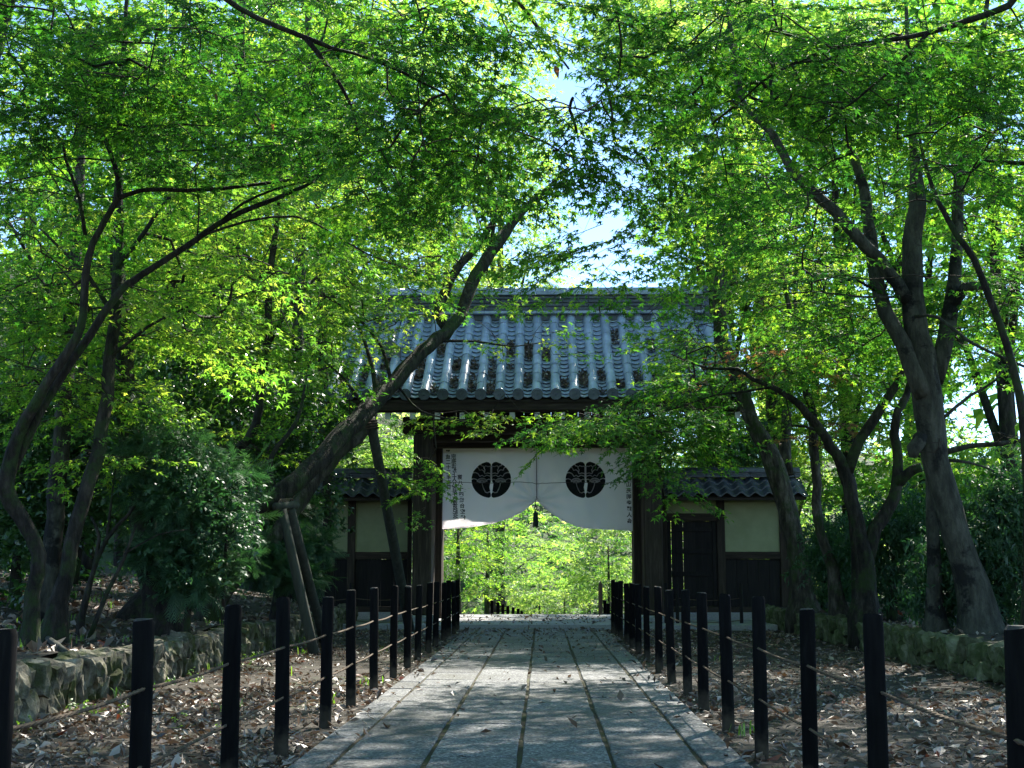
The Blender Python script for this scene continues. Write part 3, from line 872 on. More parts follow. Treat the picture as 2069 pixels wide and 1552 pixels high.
# ------------------------------------------------------------------ wing walls
YW = 29.2
def wing(side, xin, xout, label, cols_px, door):
    """cols_px: pixel edges of the upright timbers, inner to outer"""
    root = empty('wing_wall', ((xin + xout) / 2, YW, 0), label, 'plaster wall')
    inv = Matrix.Translation(-root.location)
    def b(name, x0, x1, y0, y1, z0, z1, mat, ch=0.008):
        if x0 > x1: x0, x1 = x1, x0
        mb = MB(); mb.box(x0, x1, y0, y1, z0, z1, ch)
        o = mb.build(name, mat, root); o.matrix_parent_inverse = inv
        return o
    zp0, zp1 = zz(1115, YW), zz(1003, YW)
    zr = zz(1130, YW)
    zs = zz(1226, YW)
    b('base_stone', xin, xout, YW - 0.1, YW + 0.1, -0.1, zs - .12, M['platform'], 0.02)
    b('sill_beam', xin, xout, YW - 0.09, YW + 0.09, zs - .118, zs, M['wood_beam'])
    b('wall_plate', xin, xout, YW - 0.1, YW + 0.1, zp1, zp1 + 0.13, M['wood_beam'])
    for a, c in cols_px:
        x0, x1 = xs(a, c, YW)
        b('upright', x0, x1, YW - 0.085, YW + 0.085, zs + .002, zp1 - .002, M['wood'])
    for (a0, a1), (c0, c1) in zip(cols_px[:-1], cols_px[1:]):
        xL, xR = sorted((xs(a0, a1, YW)[1], xs(c0, c1, YW)[0])) if side > 0 else sorted((xs(a0, a1, YW)[0], xs(c0, c1, YW)[1]))
        if door and (a0, a1) == cols_px[0]:
            zl0, zl1 = zz(1053, YW), zz(1038, YW)
            b('door_lintel', xL + .002, xR - .002, YW - 0.08, YW + 0.08, zl0, zl1, M['wood_beam'])
            b('plaster_panel', xL + .002, xR - .002, YW - 0.03, YW + 0.03, zl1 + .002, zp1 - .002, M['plaster'], 0)
            dr = b('side_door', xL + 0.003, xL + 0.09, YW - 0.03, YW + 0.05, zs + 0.003, zl0 - .003, M['wood_dark'])
            b2 = lambda nm, *a: (lambda mb: (mb.box(*a, 0.004), mb.build(nm, M['wood_dark'], dr))[1])(MB())
            b2('stile', xR - 0.1, xR - 0.003, YW - 0.03, YW + 0.05, zs + 0.003, zl0 - .003)
            npk = 7
            xw = (xR - xL - 0.19) / npk
            for i in range(npk):
                gap = 0.007 if i == 1 else -0.004
                b2('plank', xL + 0.1 + i * xw, xL + 0.1 + (i + 1) * xw - gap, YW + 0.0 + 0.003 * (i % 2), YW + 0.03 + 0.003 * (i % 2), zs + 0.003, zl0 - .003)
            for f in (0.12, 0.38, 0.64, 0.9):
                zc = zs + (zl0 - zs) * f
                b2('batten', xL + 0.095, xR - 0.105, YW - 0.028, YW - 0.002, zc - 0.05, zc + 0.05)
        else:
            b('plaster_panel', xL + .002, xR - .002, YW - 0.03, YW + 0.03, zp0 + .002, zp1 - .002, M['plaster'], 0)
            b('rail', xL + .002, xR - .002, YW - 0.075, YW + 0.075, zr, zp0, M['wood_beam'])
            n = max(2, int((xR - xL) / 0.24))
            w = (xR - xL - .004) / n
            for i in range(n):
                b('board', xL + .002 + i * w, xL + .002 + (i + 1) * w - 0.006, YW - 0.03 + random.uniform(0, .006), YW + 0.03, zs + .002, zr - .002, M['wood_dark'], 0.003)
    # small gabled roof of wavy tiles
    ye, yr = YW - 0.72, YW
    ze, zrg = zz(1001, ye), zz(966, yr)
    xl, xh = min(xin, xout) - (0.3 if side < 0 else 0.0), max(xin, xout) + (0.3 if side > 0 else 0.0)
    nc = int(round((xh - xl) / 0.31)); pw = (xh - xl) / nc
    nrw = 3
    meshes = {}
    for sgn in (1, -1):
        for r in range(nrw):
            for c in range(nc):
                t0, t1 = r / nrw, min(1, (r + 1.25) / nrw)
                key = (sgn, r)
                if key not in meshes:
                    vs, fs = [], []
                    for j, t in enumerate((t0, t1)):
                        yy = YW + (ye - YW) * (1 - t) * sgn
                        z = ze + (zrg - ze) * t + (0.03 if j == 0 else -0.005)
                        for s in range(9):
                            u = s / 8
                            dz = 0.045 * math.sin(2 * math.pi * (u - 0.12)) * (1.15 if u < .62 else 0.8)
                            for th in (0, -0.03):
                                vs.append((u * pw * 1.06, yy, z + dz + th))
                    for s in range(8):
                        a = s * 2
                        fs += [(a, a + 2, a + 20, a + 18), (a + 1, a + 3, a + 2, a), (a + 19, a + 21, a + 3, a + 1)]
                    fs += [(0, 18, 19, 1), (16, 17, 35, 34)]
                    mb = MB(); mb.add(vs, fs)
                    if sgn < 0 and False: pass
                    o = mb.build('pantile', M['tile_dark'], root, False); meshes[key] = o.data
                else:
                    o = link('pantile', meshes[key], root)
                o.matrix_parent_inverse = inv
                o.location = (xl + c * pw, 0, random.uniform(-.004, .004))
    mb = MB()
    mb.add([(xl, ye + .05, ze - .06), (xh, ye + .05, ze - .06), (xh, yr, zrg - .05), (xl, yr, zrg - .05), (xh, 2 * YW - ye - .05, ze - .06), (xl, 2 * YW - ye - .05, ze - .06),
            (xl, ye + .05, ze - .11), (xh, ye + .05, ze - .11), (xh, yr, zrg - .12), (xl, yr, zrg - .12), (xh, 2 * YW - ye - .05, ze - .11), (xl, 2 * YW - ye - .05, ze - .11)],
           [(0, 1, 2, 3), (3, 2, 4, 5), (9, 8, 7, 6), (11, 10, 8, 9), (0, 6, 7, 1), (4, 10, 11, 5), (0, 3, 9, 6), (3, 5, 11, 9), (1, 7, 8, 2), (2, 8, 10, 4)])
    o = mb.build('roof_boarding', M['wood_beam'], root); o.matrix_parent_inverse = inv
    zq = zrg
    for k, (hw, h) in enumerate(((0.17, 0.05), (0.14, 0.05), (0.16, 0.045))):
        x = xl
        while x < xh - .1:
            xx = min(x + 0.5, xh)
            b('ridge_tile', x, xx - .006, yr - hw, yr + hw, zq, zq + h - .003, M['tile_dark'], 0.008)
            x = xx
        zq += h
    mb = MB(); mb.tube([(xl, yr, zq + .02), (xh, yr, zq + .02)], 0.075, 10)
    o = mb.build('ridge_cap', M['tile_dark'], root, True); o.matrix_parent_inverse = inv
    return root

wing(1, W(1337, 1000, YW).x, W(1590, 1000, YW).x, 'low plaster wing wall right of the gate with small dark side door', [(1337, 1346), (1446, 1462), (1572, 1590)], True)
wing(-1, W(833, 1000, YW).x, W(560, 1000, YW).x, 'low plaster wing wall left of the gate behind the leaning trunk', [(825, 833), (705, 720), (600, 615), (560, 572)], False)
# stepped board fence running back behind the right wing
fr = empty('roofed_fence', (W(1600, 1000, 31).x, 31.5, 0), 'short roofed board fence behind the right wing wall', 'fence')
for nm, bx, mat in (('fence_panel', (-0.02, 0.02, -1.4, 1.4, 0, 1.75), 'wood_dark'), ('fence_roof', (-0.32, 0.32, -1.5, 1.5, 1.87, 1.93), 'tile_dark'), ('fence_rail', (-0.05, 0.05, -1.42, 1.42, 1.76, 1.865), 'wood'), ('fence_upright', (-0.06, 0.06, -1.6, -1.42, 0, 1.86), 'wood')):
    mb = MB(); mb.box(*bx, 0.01); mb.build(nm, M[mat], fr)

# ------------------------------------------------------------------ noren curtain
YC = YM - 0.30
def zc(py): return W(1085, py, YC).z
def xc(px): return W(px, 980, YC).x
cur = empty('door_curtain', (xc(1085), YC, zc(906)), 'white split temple curtain with two black leaf crests hung across the gateway', 'curtain')
cinv = Matrix.Translation(-cur.location)
gath = np.array((xc(1083), zc(1012)))
def cloth_y(x, z):
    x = np.asarray(x, float); z = np.asarray(z, float)
    dx, dz = x - gath[0], z - gath[1]
    r = np.hypot(dx, dz)
    a = np.arctan2(dz, dx)
    pull = np.exp(-(r / 0.55) ** 2)
    folds = 0.05 * np.exp(-(r / 0.7) ** 2) * np.sin(a * 13) + 0.014 * np.sin(a * 7 + 1.0) * np.exp(-(r / 1.3) ** 2)
    sag = 0.035 * np.sin(2.1 * x + 0.6) + 0.024 * np.sin(4.7 * x + 1.5 * z) + 0.016 * np.sin(9 * x - 3.0 * z) + 0.007 * np.sin(17 * x + 6 * z) + 0.005 * np.sin(7 * x - 15 * z)
    top = np.clip((zc(906) - z) / 0.6, 0, 1)
    return YC + sag * top + folds * top - 0.05 * pull
def bottom_z(px):
    L = [(894, 1069), (930, 1067.5), (960, 1064), (1000, 1057), (1030, 1047), (1055, 1035), (1072, 1022), (1083, 1012)]
    Rr = [(1084.5, 1012), (1096, 1023), (1111, 1036), (1138, 1053), (1167, 1064.5), (1190, 1068), (1216, 1070), (1277, 1073)]
    A = L if px < 1084 else Rr
    return np.interp(px, [a for a, _ in A], [b for _, b in A])
for (pa, pb) in ((894.5, 1084.0), (1084.6, 1277.0)):
    nx, nz = 64, 52
    V = []
    for j in range(nz + 1):
        for i in range(nx + 1):
            px = pa + (pb - pa) * i / nx
            zt_, zb_ = zc(906), zc(bottom_z(px))
            z = zt_ + (zb_ - zt_) * j / nz
            x = xc(px)
            V.append((x, float(cloth_y(x, z)), z))
    F = [(j * (nx + 1) + i, j * (nx + 1) + i + 1, (j + 1) * (nx + 1) + i + 1, (j + 1) * (nx + 1) + i) for j in range(nz) for i in range(nx)]
    o = link('curtain_panel', tri_mesh('curtain_panel', V, F, M['cloth'], smooth=True), cur)
    o.matrix_parent_inverse = cinv

# hems and seams of the panels
for pa, pb in ((894.5, 1084.0), (1084.6, 1277.0)):
    for off_px in (2.2,):
        mbh = MB()
        for edge in ('left', 'right', 'top', 'bottom'):
            if edge in ('left', 'right'):
                px = pa + 1.6 if edge == 'left' else pb - 1.6
                pts = [(xc(px), zc(906 + (float(bottom_z(px)) - 906) * t)) for t in np.linspace(0.01, .985, 40)]
            elif edge == 'top':
                pts = [(xc(px), zc(909.5)) for px in np.linspace(pa + 1, pb - 1, 50)]
            else:
                pts = [(xc(px), zc(float(bottom_z(px)) - 2.2)) for px in np.linspace(pa + 1, pb - 1, 60)]
            P = np.array(pts); Tn = np.gradient(P, axis=0); Tn /= np.linalg.norm(Tn, axis=1)[:, None]; Nn = np.column_stack([-Tn[:, 1], Tn[:, 0]]) * 0.016
            A = np.column_stack([(P + Nn)[:, 0], cloth_y((P + Nn)[:, 0], (P + Nn)[:, 1]) - .0025, (P + Nn)[:, 1]])
            B = np.column_stack([(P - Nn)[:, 0], cloth_y((P - Nn)[:, 0], (P - Nn)[:, 1]) - .0025, (P - Nn)[:, 1]])
            n = len(P); mbh.add(np.vstack([A, B]).tolist(), [(i, i + 1, n + i + 1, n + i) for i in range(n - 1)])
        o = mbh.build('hem', M['cloth'], cur); o.matrix_parent_inverse = cinv

def lay(P2, off):
    """2-D points (x, z) laid on the cloth, off metres towards the path side"""
    P2 = np.asarray(P2, float)
    return np.column_stack([P2[:, 0], cloth_y(P2[:, 0], P2[:, 1]) - off, P2[:, 1]])

def fill_poly(outline, off, name, mat, parent):
    bm = bmesh.new()
    vs = [bm.verts.new((x, 0, z)) for x, z in outline]
    f = bm.faces.new(vs)
    bmesh.ops.triangulate(bm, faces=[f])
    for _ in range(3):
        es = [e for e in bm.edges if e.calc_length() > 0.09]
        if es:
            bmesh.ops.subdivide_edges(bm, edges=es, cuts=1)
            bmesh.ops.triangulate(bm, faces=[f for f in bm.faces if len(f.verts) > 3])
    for v in bm.verts:
        v.co.y = float(cloth_y(v.co.x, v.co.z)) - off
    bmesh.ops.recalc_face_normals(bm, faces=bm.faces)
    me = bpy.data.meshes.new(name)
    bm.to_mesh(me); bm.free()
    me.materials.append(mat)
    o = link(name, me, parent)
    return o

def strip(mb, pts, w, off):
    P = np.asarray(pts, float)
    seg = [P[0]]
    for a, b in zip(P[:-1], P[1:]):
        n = max(1, int(np.hypot(*(b - a)) / 0.04))
        seg += [a + (b - a) * i / n for i in range(1, n + 1)]
    P = np.array(seg)
    T = np.gradient(P, axis=0); T /= np.linalg.norm(T, axis=1)[:, None] + 1e-9
    N = np.column_stack([-T[:, 1], T[:, 0]])
    A, B = lay(P + N * w / 2, off), lay(P - N * w / 2, off)
    V = np.vstack([A, B]); n = len(P)
    mb.add(V.tolist(), [(i, i + 1, n + i + 1, n + i) for i in range(n - 1)])

def crest(cpx):
    cx, cz = xc(cpx), zc(969.4)
    Rm = 39.6 / FOC * YC * 1.01
    k = Rm / 178.0
    root = None
    def T(x, y, s): return (cx + (x - 597) * k * s, cz - (y - 492) * k)
    body = []
    for s in (1, -1):
        # one leaf half: rounded top, outer arc, curled foot, straight stem side
        o = [(594.5, 374), (590, 350), (576, 336), (554, 331)]
        for q in np.linspace(108, 248, 26):
            o.append((597 + 178 * math.cos(math.radians(q)), 492 - 165 * math.sin(math.radians(q))))
        o += [(560, 653), (578, 655), (592, 647), (595.5, 630), (592, 614), (578, 604), (568, 585), (565, 560), (574, 530), (594.5, 500)]
        pts = [T(x if s == 1 else x, y, s) for x, y in o]
        if s == -1:
            pts = pts[::-1]
        b = fill_poly(pts, 0.004, 'crest_leaf', M['ink'], cur)
        b.matrix_parent_inverse = cinv
        body.append(b)
        mb = MB()
        w = 8.5 * k
        lines = [[(592, 378), (592, 505)],
                 [(590, 372), (566, 374), (545, 366), (530, 385), (541, 404), (536, 428)],
                 [(500, 347), (508, 366), (528, 372), (531, 385)],
                 [(459, 373), (480, 384), (492, 408), (512, 402), (528, 414), (540, 440), (562, 432), (590, 438)],
                 [(430, 430), (452, 426), (478, 437), (494, 462), (515, 452), (533, 466), (556, 452), (590, 462)],
                 [(419, 487), (442, 481), (463, 490), (476, 500)],
                 [(556, 497), (575, 488), (591, 494)],
                 [(514, 516), (519, 545), (530, 575), (546, 605), (566, 610)],
                 [(566, 610), (578, 602), (590, 604)]]
        fan = [(514 + 44 * math.cos(q), 513 - 34 * math.sin(q)) for q in np.linspace(math.pi, 0, 13)]
        lines.append(fan)
        lines.append([(470, 500), (488, 516), (514, 519), (540, 516), (558, 500)])
        for ln in lines:
            strip(mb, [T(x, y, s) for x, y in ln], w, 0.0075)
        for q in np.linspace(0.25, math.pi - 0.25, 8):
            strip(mb, [T(514 + 10 * math.cos(q), 514 - 6 * math.sin(q), s), T(514 + 42 * math.cos(q), 513 - 32 * math.sin(q), s)], w * 0.75, 0.009)
        v = mb.build('leaf_veins', M['cloth'], b)
crest(992.7)
crest(1183.0)

# mirrored brush lettering (the curtain is seen from behind)
def lettering(chars, top_px, bot_px, size_px, slant=0.0):
    n = len(chars)
    (xa_, ya_), (xb_, yb_) = top_px, bot_px
    s = size_px / FOC * YC
    mbv, mbf = [], []
    for i, ch in enumerate(chars):
        cu_ = bpy.data.curves.new('letter', 'FONT')
        cu_.body = ch
        cu_.size = s * 1.12
        cu_.align_x = 'CENTER'
        cu_.resolution_u = 2
        cu_.offset = s * 0.03
        ob = bpy.data.objects.new('letter', cu_)
        COL.objects.link(ob)
        dg = bpy.context.evaluated_depsgraph_get()
        me = bpy.data.meshes.new_from_object(ob.evaluated_get(dg))
        f = i / max(1, n - 1)
        cx_, cz_ = xc(xa_ + (xb_ - xa_) * f), zc(ya_ + (yb_ - ya_) * f)
        b0 = len(mbv)
        for v in me.vertices:
            mbv.append((cx_ - v.co.x, cz_ + v.co.y - s * 0.4))
        for p in me.polygons:
            mbf.append(tuple(b0 + q for q in reversed(p.vertices)))
        bpy.data.objects.remove(ob); bpy.data.curves.remove(cu_); bpy.data.meshes.remove(me)
    if not mbv:
        return
    V = lay(mbv, 0.0045)
    mb = MB(); mb.add(V.tolist(), mbf)
    o = mb.build('lettering', M['lettering'], cur); o.matrix_parent_inverse = cinv
lettering('平成二十三年吉日', (904.5, 913), (906.5, 984), 8.6)
lettering('宗祖法然上人八百年大遠忌記念', (916, 922), (920.5, 1043), 9.2)
lettering('第八十四世台空代', (929, 964), (936, 1045), 9.2)
lettering('報国山光明寺婦人会', (1270, 955), (1270.5, 1053), 9.0)

mb = MB()
for x0_, x1_ in ((894.5, 1277),):
    pts = []
    for i in range(60):
        px = x0_ + (x1_ - x0_) * i / 59
        pts.append((xc(px), zc(975.5 + (1.6 if abs(px - 1085) < 6 else 0) - 1.2 * math.sin(i * 0.35))))
    Q = lay(pts, 0.016)
    mb.tube(Q.tolist(), 0.007, 6)
Q = lay([(xc(1084.3), zc(y)) for y in np.linspace(907, 1010, 24)], 0.02)
mb.tube(Q.tolist(), 0.008, 6)
o = mb.build('cord', M['cord'], cur, True); o.matrix_parent_inverse = cinv
mb = MB()
px_, pz_ = xc(1082), zc(1012)
yt = YC - 0.07
mb.tube([(px_, yt, pz_), (px_, yt, zc(1023))], 0.009, 6)
ring = [(px_ + 0.032 * math.cos(q), yt, zc(1027) + 0.035 * math.sin(q)) for q in np.linspace(0, 2 * math.pi, 13)]
mb.tube(ring, 0.012, 6, cap=False)
mb.tube([(px_, yt, zc(1030)), (px_, yt, zc(1036))], 0.012, 6)
V, F = tube_arrays([(px_, yt, zc(1035)), (px_, yt, zc(1036)), (px_, yt, zc(1039)), (px_, yt, zc(1041)), (px_, yt, zc(1065))], [0.025, 0.05, 0.058, 0.055, 0.068], 16, wob=0.07, seed=4)
mb.add(V.tolist(), F.tolist())
o = mb.build('tassel', M['tassel'], cur, True); o.matrix_parent_inverse = cinv

# ------------------------------------------------------------------ foliage building blocks
def Rz(a): c, s = math.cos(a), math.sin(a); return np.array([[c, -s, 0], [s, c, 0], [0, 0, 1.0]])
def Ry(a): c, s = math.cos(a), math.sin(a); return np.array([[c, 0, s], [0, 1, 0], [-s, 0, c]])
def Rx(a): c, s = math.cos(a), math.sin(a); return np.array([[1, 0, 0], [0, c, -s], [0, s, c]])

def maple_leaf(lobes):
    if lobes == 7:
        tips = [(0, 1), (36, .93), (76, .72), (116, .40)]
        nots = [(17, .40), (56, .37), (97, .26)]
    elif lobes == 5:
        tips = [(0, 1), (46, .92), (96, .58)]
        nots = [(21, .38), (71, .32)]
    else:
        tips = [(0, 1), (64, .85)]
        nots = [(28, .40)]
    out = []
    for a, r in tips:
        out.append((a, r)); 
        if a: out.append((-a, r))
    for a, r in nots:
        out += [(a, r), (-a, r)]
    out.sort()
    V = [(0, 0, 0)] + [(r * math.cos(R(a)), r * math.sin(R(a)), -0.16 * r * r + (0.05 if r < .5 else 0)) for a, r in out]
    F = [(0, i, i + 1) for i in range(1, len(out))]
    return np.array(V), np.array(F)

def oval_leaf(w=0.42, plain=False):
    if plain:
        return np.array([(0, 0, 0), (.42, w * .55, .05), (.5, -w * .55, .05), (1, 0, -.08)]), np.array([(0, 2, 1), (1, 2, 3)])
    V = np.array([(0, 0, 0), (.36, w * .46, .06), (.36, -w * .46, .06), (1, 0, -.10), (.5, 0, -.02)])
    return V, np.array([(0, 4, 1), (0, 2, 4), (1, 4, 3), (2, 3, 4)])

def prism(a, b, ra, rb):
    a, b = np.asarray(a, float), np.asarray(b, float)
    t = b - a; t /= np.linalg.norm(t) + 1e-9
    u = np.cross(t, (0, 0, 1.0)); u /= np.linalg.norm(u) + 1e-9
    w = np.cross(t, u)
    an = [0, 2.094, 4.189]
    V = [a + ra * (math.cos(q) * u + math.sin(q) * w) for q in an] + [b + rb * (math.cos(q) * u + math.sin(q) * w) for q in an]
    F = [(0, 1, 4), (0, 4, 3), (1, 2, 5), (1, 5, 4), (2, 0, 3), (2, 3, 5)]
    return np.array(V), np.array(F)

def merge(parts):
    V, F, T, b = [], [], [], 0
    for v, f, t in parts:
        V.append(v); F.append(f + b); T.append(np.full(len(v), t)); b += len(v)
    return np.vstack(V), np.vstack(F), np.concatenate(T)

def maple_spray(seed, n, L, Wd, size, lobes, twigs):
    """a flat tier of leaves on a forking twig, pointing along +x"""
    g = np.random.default_rng(seed)
    leaves, tw = [], []
    full, simple = maple_leaf(lobes), maple_leaf(3)
    nsub = 6
    subs = []
    bend = g.uniform(-.15, .15)
    spine = lambda t: np.array((t * L, bend * L * t * t, -0.10 * L * t * t))
    for k in range(nsub):
        t = 0.15 + 0.8 * (k + g.uniform(-.3, .3)) / nsub
        s = 1 if k % 2 else -1
        ang = s * g.uniform(.55, .95)
        ln = Wd * (0.35 + 0.75 * math.sin(math.pi * (0.15 + 0.75 * t))) * g.uniform(.75, 1.1)
        p0 = spine(t)
        p1 = p0 + np.array((math.cos(ang), math.sin(ang), 0)) * ln + np.array((0, 0, -0.10 * ln + g.normal(0, .03)))
        subs.append((p0, p1, ang))
    if twigs:
        prev = spine(0)
        for t in (0.4, 0.75, 1.0):
            p = spine(t); v, f = prism(prev, p, 0.0045 * (1.25 - t * .8) * twigs, 0.0035 * (1.1 - t * .8) * twigs); tw.append((v, f, 0.5)); prev = p
        for p0, p1, a in subs:
            v, f = prism(p0, p1, 0.0028 * twigs, 0.0012 * twigs); tw.append((v, f[:4], 0.5))
    for i in range(n):
        if g.random() < 0.28:
            t = g.uniform(.3, 1.02); p = spine(t) + np.array((0, g.normal(0, .035), g.normal(0, .015))); a0 = g.choice((-1, 1)) * g.uniform(.1, 1.2)
        else:
            p0, p1, a = subs[g.integers(nsub)]
            t = g.uniform(.1, 1.05)
            p = p0 + (p1 - p0) * t + np.array((g.normal(0, .04), g.normal(0, .04), g.normal(0, .018)))
            a0 = a + g.choice((-1, 1)) * g.uniform(0, 1.0)
        s = size * g.uniform(.5, 1.22)
        M3 = Rz(a0 + g.normal(0, .25)) @ Ry(g.normal(.28, .28)) @ Rx(g.normal(0, .32))
        lv, lf = simple if lobes == 5 and twigs > 1 and i % 3 else full
        leaves.append((lv * s @ M3.T + p, lf, float(np.clip(g.normal(.42, .24), 0, 1))))
    return merge(leaves), (merge(tw) if tw else None)

def leafy_clump(seed, n, rad, size, w, droop=0.3, plain=False):
    """rosettes of oval evergreen leaves round short shoots"""
    g = np.random.default_rng(seed)
    lv, lf = oval_leaf(w, plain)
    leaves = []
    shoots = [g.normal(0, rad * .5, 3) for _ in range(max(2, n // 7))]
    for i in range(n):
        p = shoots[i % len(shoots)] + g.normal(0, size * .25, 3)
        s = size * g.uniform(.7, 1.15)
        M3 = Rz(g.uniform(0, 6.28)) @ Ry(g.normal(droop, .4)) @ Rx(g.normal(0, .4))
        leaves.append((lv * s @ M3.T + p, lf, float(np.clip(g.normal(.45, .22), 0, 1))))
    return merge(leaves), None

def cypress_frond(seed, L):
    """flat feathery spray of a hinoki cypress, pointing along +x"""
    g = np.random.default_rng(seed)
    tri = []
    for k in range(11):
        t = 0.08 + 0.9 * k / 10
        for s in (-1, 1):
            ln = L * 0.42 * math.sin(math.pi * (0.18 + 0.75 * t)) * g.uniform(.7, 1.1)
            p = np.array((t * L, 0, -.16 * L * t * t))
            a = s * g.uniform(.5, .8)
            d = np.array((math.cos(a), math.sin(a), g.normal(-.18, .12)))
            nrm = np.array((-math.sin(a), math.cos(a), 0))
            wd = L * 0.022
            V = np.array([p + nrm * wd, p - nrm * wd, p + d * ln])
            F = np.array([(0, 1, 2)])
            tri.append((V, F, float(np.clip(g.normal(.45, .2), 0, 1))))
    return merge(tri), None

TEMPL = {
    'near': [maple_spray(10 + i, 72, 0.85, 0.40, 0.060, 7 if i < 2 else 5, 0.9) for i in range(6)],
    'mid': [maple_spray(30 + i, 55, 0.95, 0.46, 0.082, 5, 1.3) for i in range(6)],
    'far': [maple_spray(50 + i, 44, 1.35, 0.66, 0.142, 3, 0) for i in range(5)],
    'over': [maple_spray(70 + i, 48, 1.4, 0.7, 0.165, 3, 0) for i in range(4)],
    'camellia': [leafy_clump(90 + i, 44, 0.30, 0.105, .45, plain=True) for i in range(5)],
    'hedge': [leafy_clump(110 + i, 44, 0.26, 0.12, .36, .55) for i in range(5)],
    'cypress': [cypress_frond(130 + i, 0.24) for i in range(6)],
}

def place(kind, P, A, pitch, roll, scale, toff):
    """spray copies as one array: leaves (V, F, tint) and twigs (V, F)"""
    T = TEMPL[kind]
    LV, LF, LT, TV, TF = [], [], [], [], []
    lb = tb_ = 0
    idx = rng.integers(0, len(T), len(P))
    for i in range(len(P)):
        (v, f, t), tw = T[idx[i]]
        M3 = (Rz(A[i]) @ Ry(pitch[i]) @ Rx(roll[i])) * scale[i]
        LV.append(v @ M3.T + P[i]); LF.append(f + lb); LT.append(np.clip(t + toff[i], 0, 1)); lb += len(v)
        if tw is not None:
            LVt = tw[0] @ M3.T + P[i]
            TV.append(LVt); TF.append(tw[1] + tb_); tb_ += len(LVt)
    L_ = (np.vstack(LV), np.vstack(LF), np.concatenate(LT))
    return L_, ((np.vstack(TV), np.vstack(TF)) if TV else None)

# windows in the canopy: (px, py, rx, ry, keep-chance near, keep-chance far)
GAPS = [(1245, 470, 130, 130, .48, .05), (1180, 545, 90, 55, .4, .05), (1270, 340, 95, 85, .5, .0), (1130, 95, 95, 95, .4, .05),
        (1140, 390, 65, 75, .45, .03), (1950, 790, 60, 65, .4, .25), (1467, 610, 22, 28, .2, .1), (1330, 560, 90, 35, .3, .12)]
CLEAR = [(895, 1250, 900, 1245, 0.0), (945, 1250, 878, 1245, 0.0), (1240, 1280, 900, 1245, .0), (1250, 1290, 985, 1245, 0.0), (840, 1345, 630, 800, .42), (665, 830, 1000, 1220, .05), (1345, 1575, 1000, 1220, .0), (1000, 1120, 820, 910, .2), (1345, 1600, 890, 950, .35)]

def in_gap(p):
    px, py, _ = proj(p[None])
    return any(((px[0] - a) / c) ** 2 + ((py[0] - b) / d) ** 2 < 1 for a, b, c, d, _, _ in GAPS)

def thin_out(P, gaps=True):
    px, py, zc_ = proj(P)
    keep = np.ones(len(P), bool)
    r = rng.random(len(P))
    for gx_, gy_, rx_, ry_, kn, kf in (GAPS if gaps else []):
        q = ((px - gx_) / rx_) ** 2 + ((py - gy_) / ry_) ** 2
        keep &= ~((q < 1) & (r > np.where(zc_ < 14, kn, kf)))
    for a, b, c, d, k in CLEAR:
        keep &= ~((px > a) & (px < b) & (py > c) & (py < d) & (r > k) & (zc_ < 28.5))
    return keep

# trunks that stand clear of leaves: polyline, half width, depth of the trunk, keep-chance
STEMS = [([(458, 955), (500, 890), (526, 796), (540, 680), (548, 520)], 26, 20.4, .12), ([(598, 800), (607, 540)], 22, 30, .3), ([(384, 900), (381, 650)], 18, 32, .4), ([(214, 806), (238, 560)], 22, 14.6, .15),
         ([(420, 1100), (490, 1052), (755, 812), (850, 714), (934, 630), (950, 580), (1035, 450)], 46, 25.5, .06),
         ([(52, 848), (150, 690), (170, 600), (188, 490), (235, 405), (237, 350)], 30, 13.2, .05),
         ([(60, 860), (240, 592), (310, 540), (440, 452), (560, 400), (660, 355)], 28, 14.2, .05),
         ([(235, 405), (300, 384), (470, 379), (660, 352)], 20, 13.8, .12),
         ([(70, 1200), (78, 1120), (14, 985), (52, 848)], 40, 14, .0),
         ([(1965, 1200), (1900, 980), (1875, 790)], 75, 17.5, .0),
         ([(1875, 790), (1850, 640), (1848, 400)], 45, 17.5, .06),
         ([(1835, 735), (1778, 600), (1752, 440), (1720, 300)], 30, 17.5, .10),
         ([(1836, 610), (1735, 480), (1600, 345), (1490, 175)], 34, 17.5, .12),
         ([(1890, 770), (1922, 610), (1938, 400)], 34, 17.5, .12),
         ([(1748, 1240), (1722, 1010), (1680, 905), (1600, 806), (1490, 746)], 26, 20.5, .1),
         ([(1740, 900), (1820, 760)], 26, 20.5, .12), ([(1812, 980), (1810, 820)], 24, 20.5, .12),
         ([(1600, 1060), (1565, 930), (1500, 790)], 36, 25.5, .12), ([(1456, 700), (1454, 560)], 30, 25.5, .2),
         ([(748, 846), (828, 1250)], 26, 24, .05),
         ([(700, 450), (1100, 560)], 6, 15, .5)]

def keep_trunks(P, A, reach):
    C = P + reach * np.column_stack([np.cos(A), np.sin(A), np.full(len(A), -.12)])
    keep = thin_out(C, gaps=False)
    px, py, zc_ = proj(C)
    r = rng.random(len(C))
    for pl, hw, yd, k in STEMS:
        for (ax, ay), (bx, by) in zip(pl[:-1], pl[1:]):
            t = np.clip(((px - ax) * (bx - ax) + (py - ay) * (by - ay)) / ((bx - ax) ** 2 + (by - ay) ** 2), 0, 1)
            d = np.hypot(px - ax - t * (bx - ax), py - ay - t * (by - ay))
            keep &= ~((d < hw + 20) & (zc_ < yd) & (r > k))
    return keep

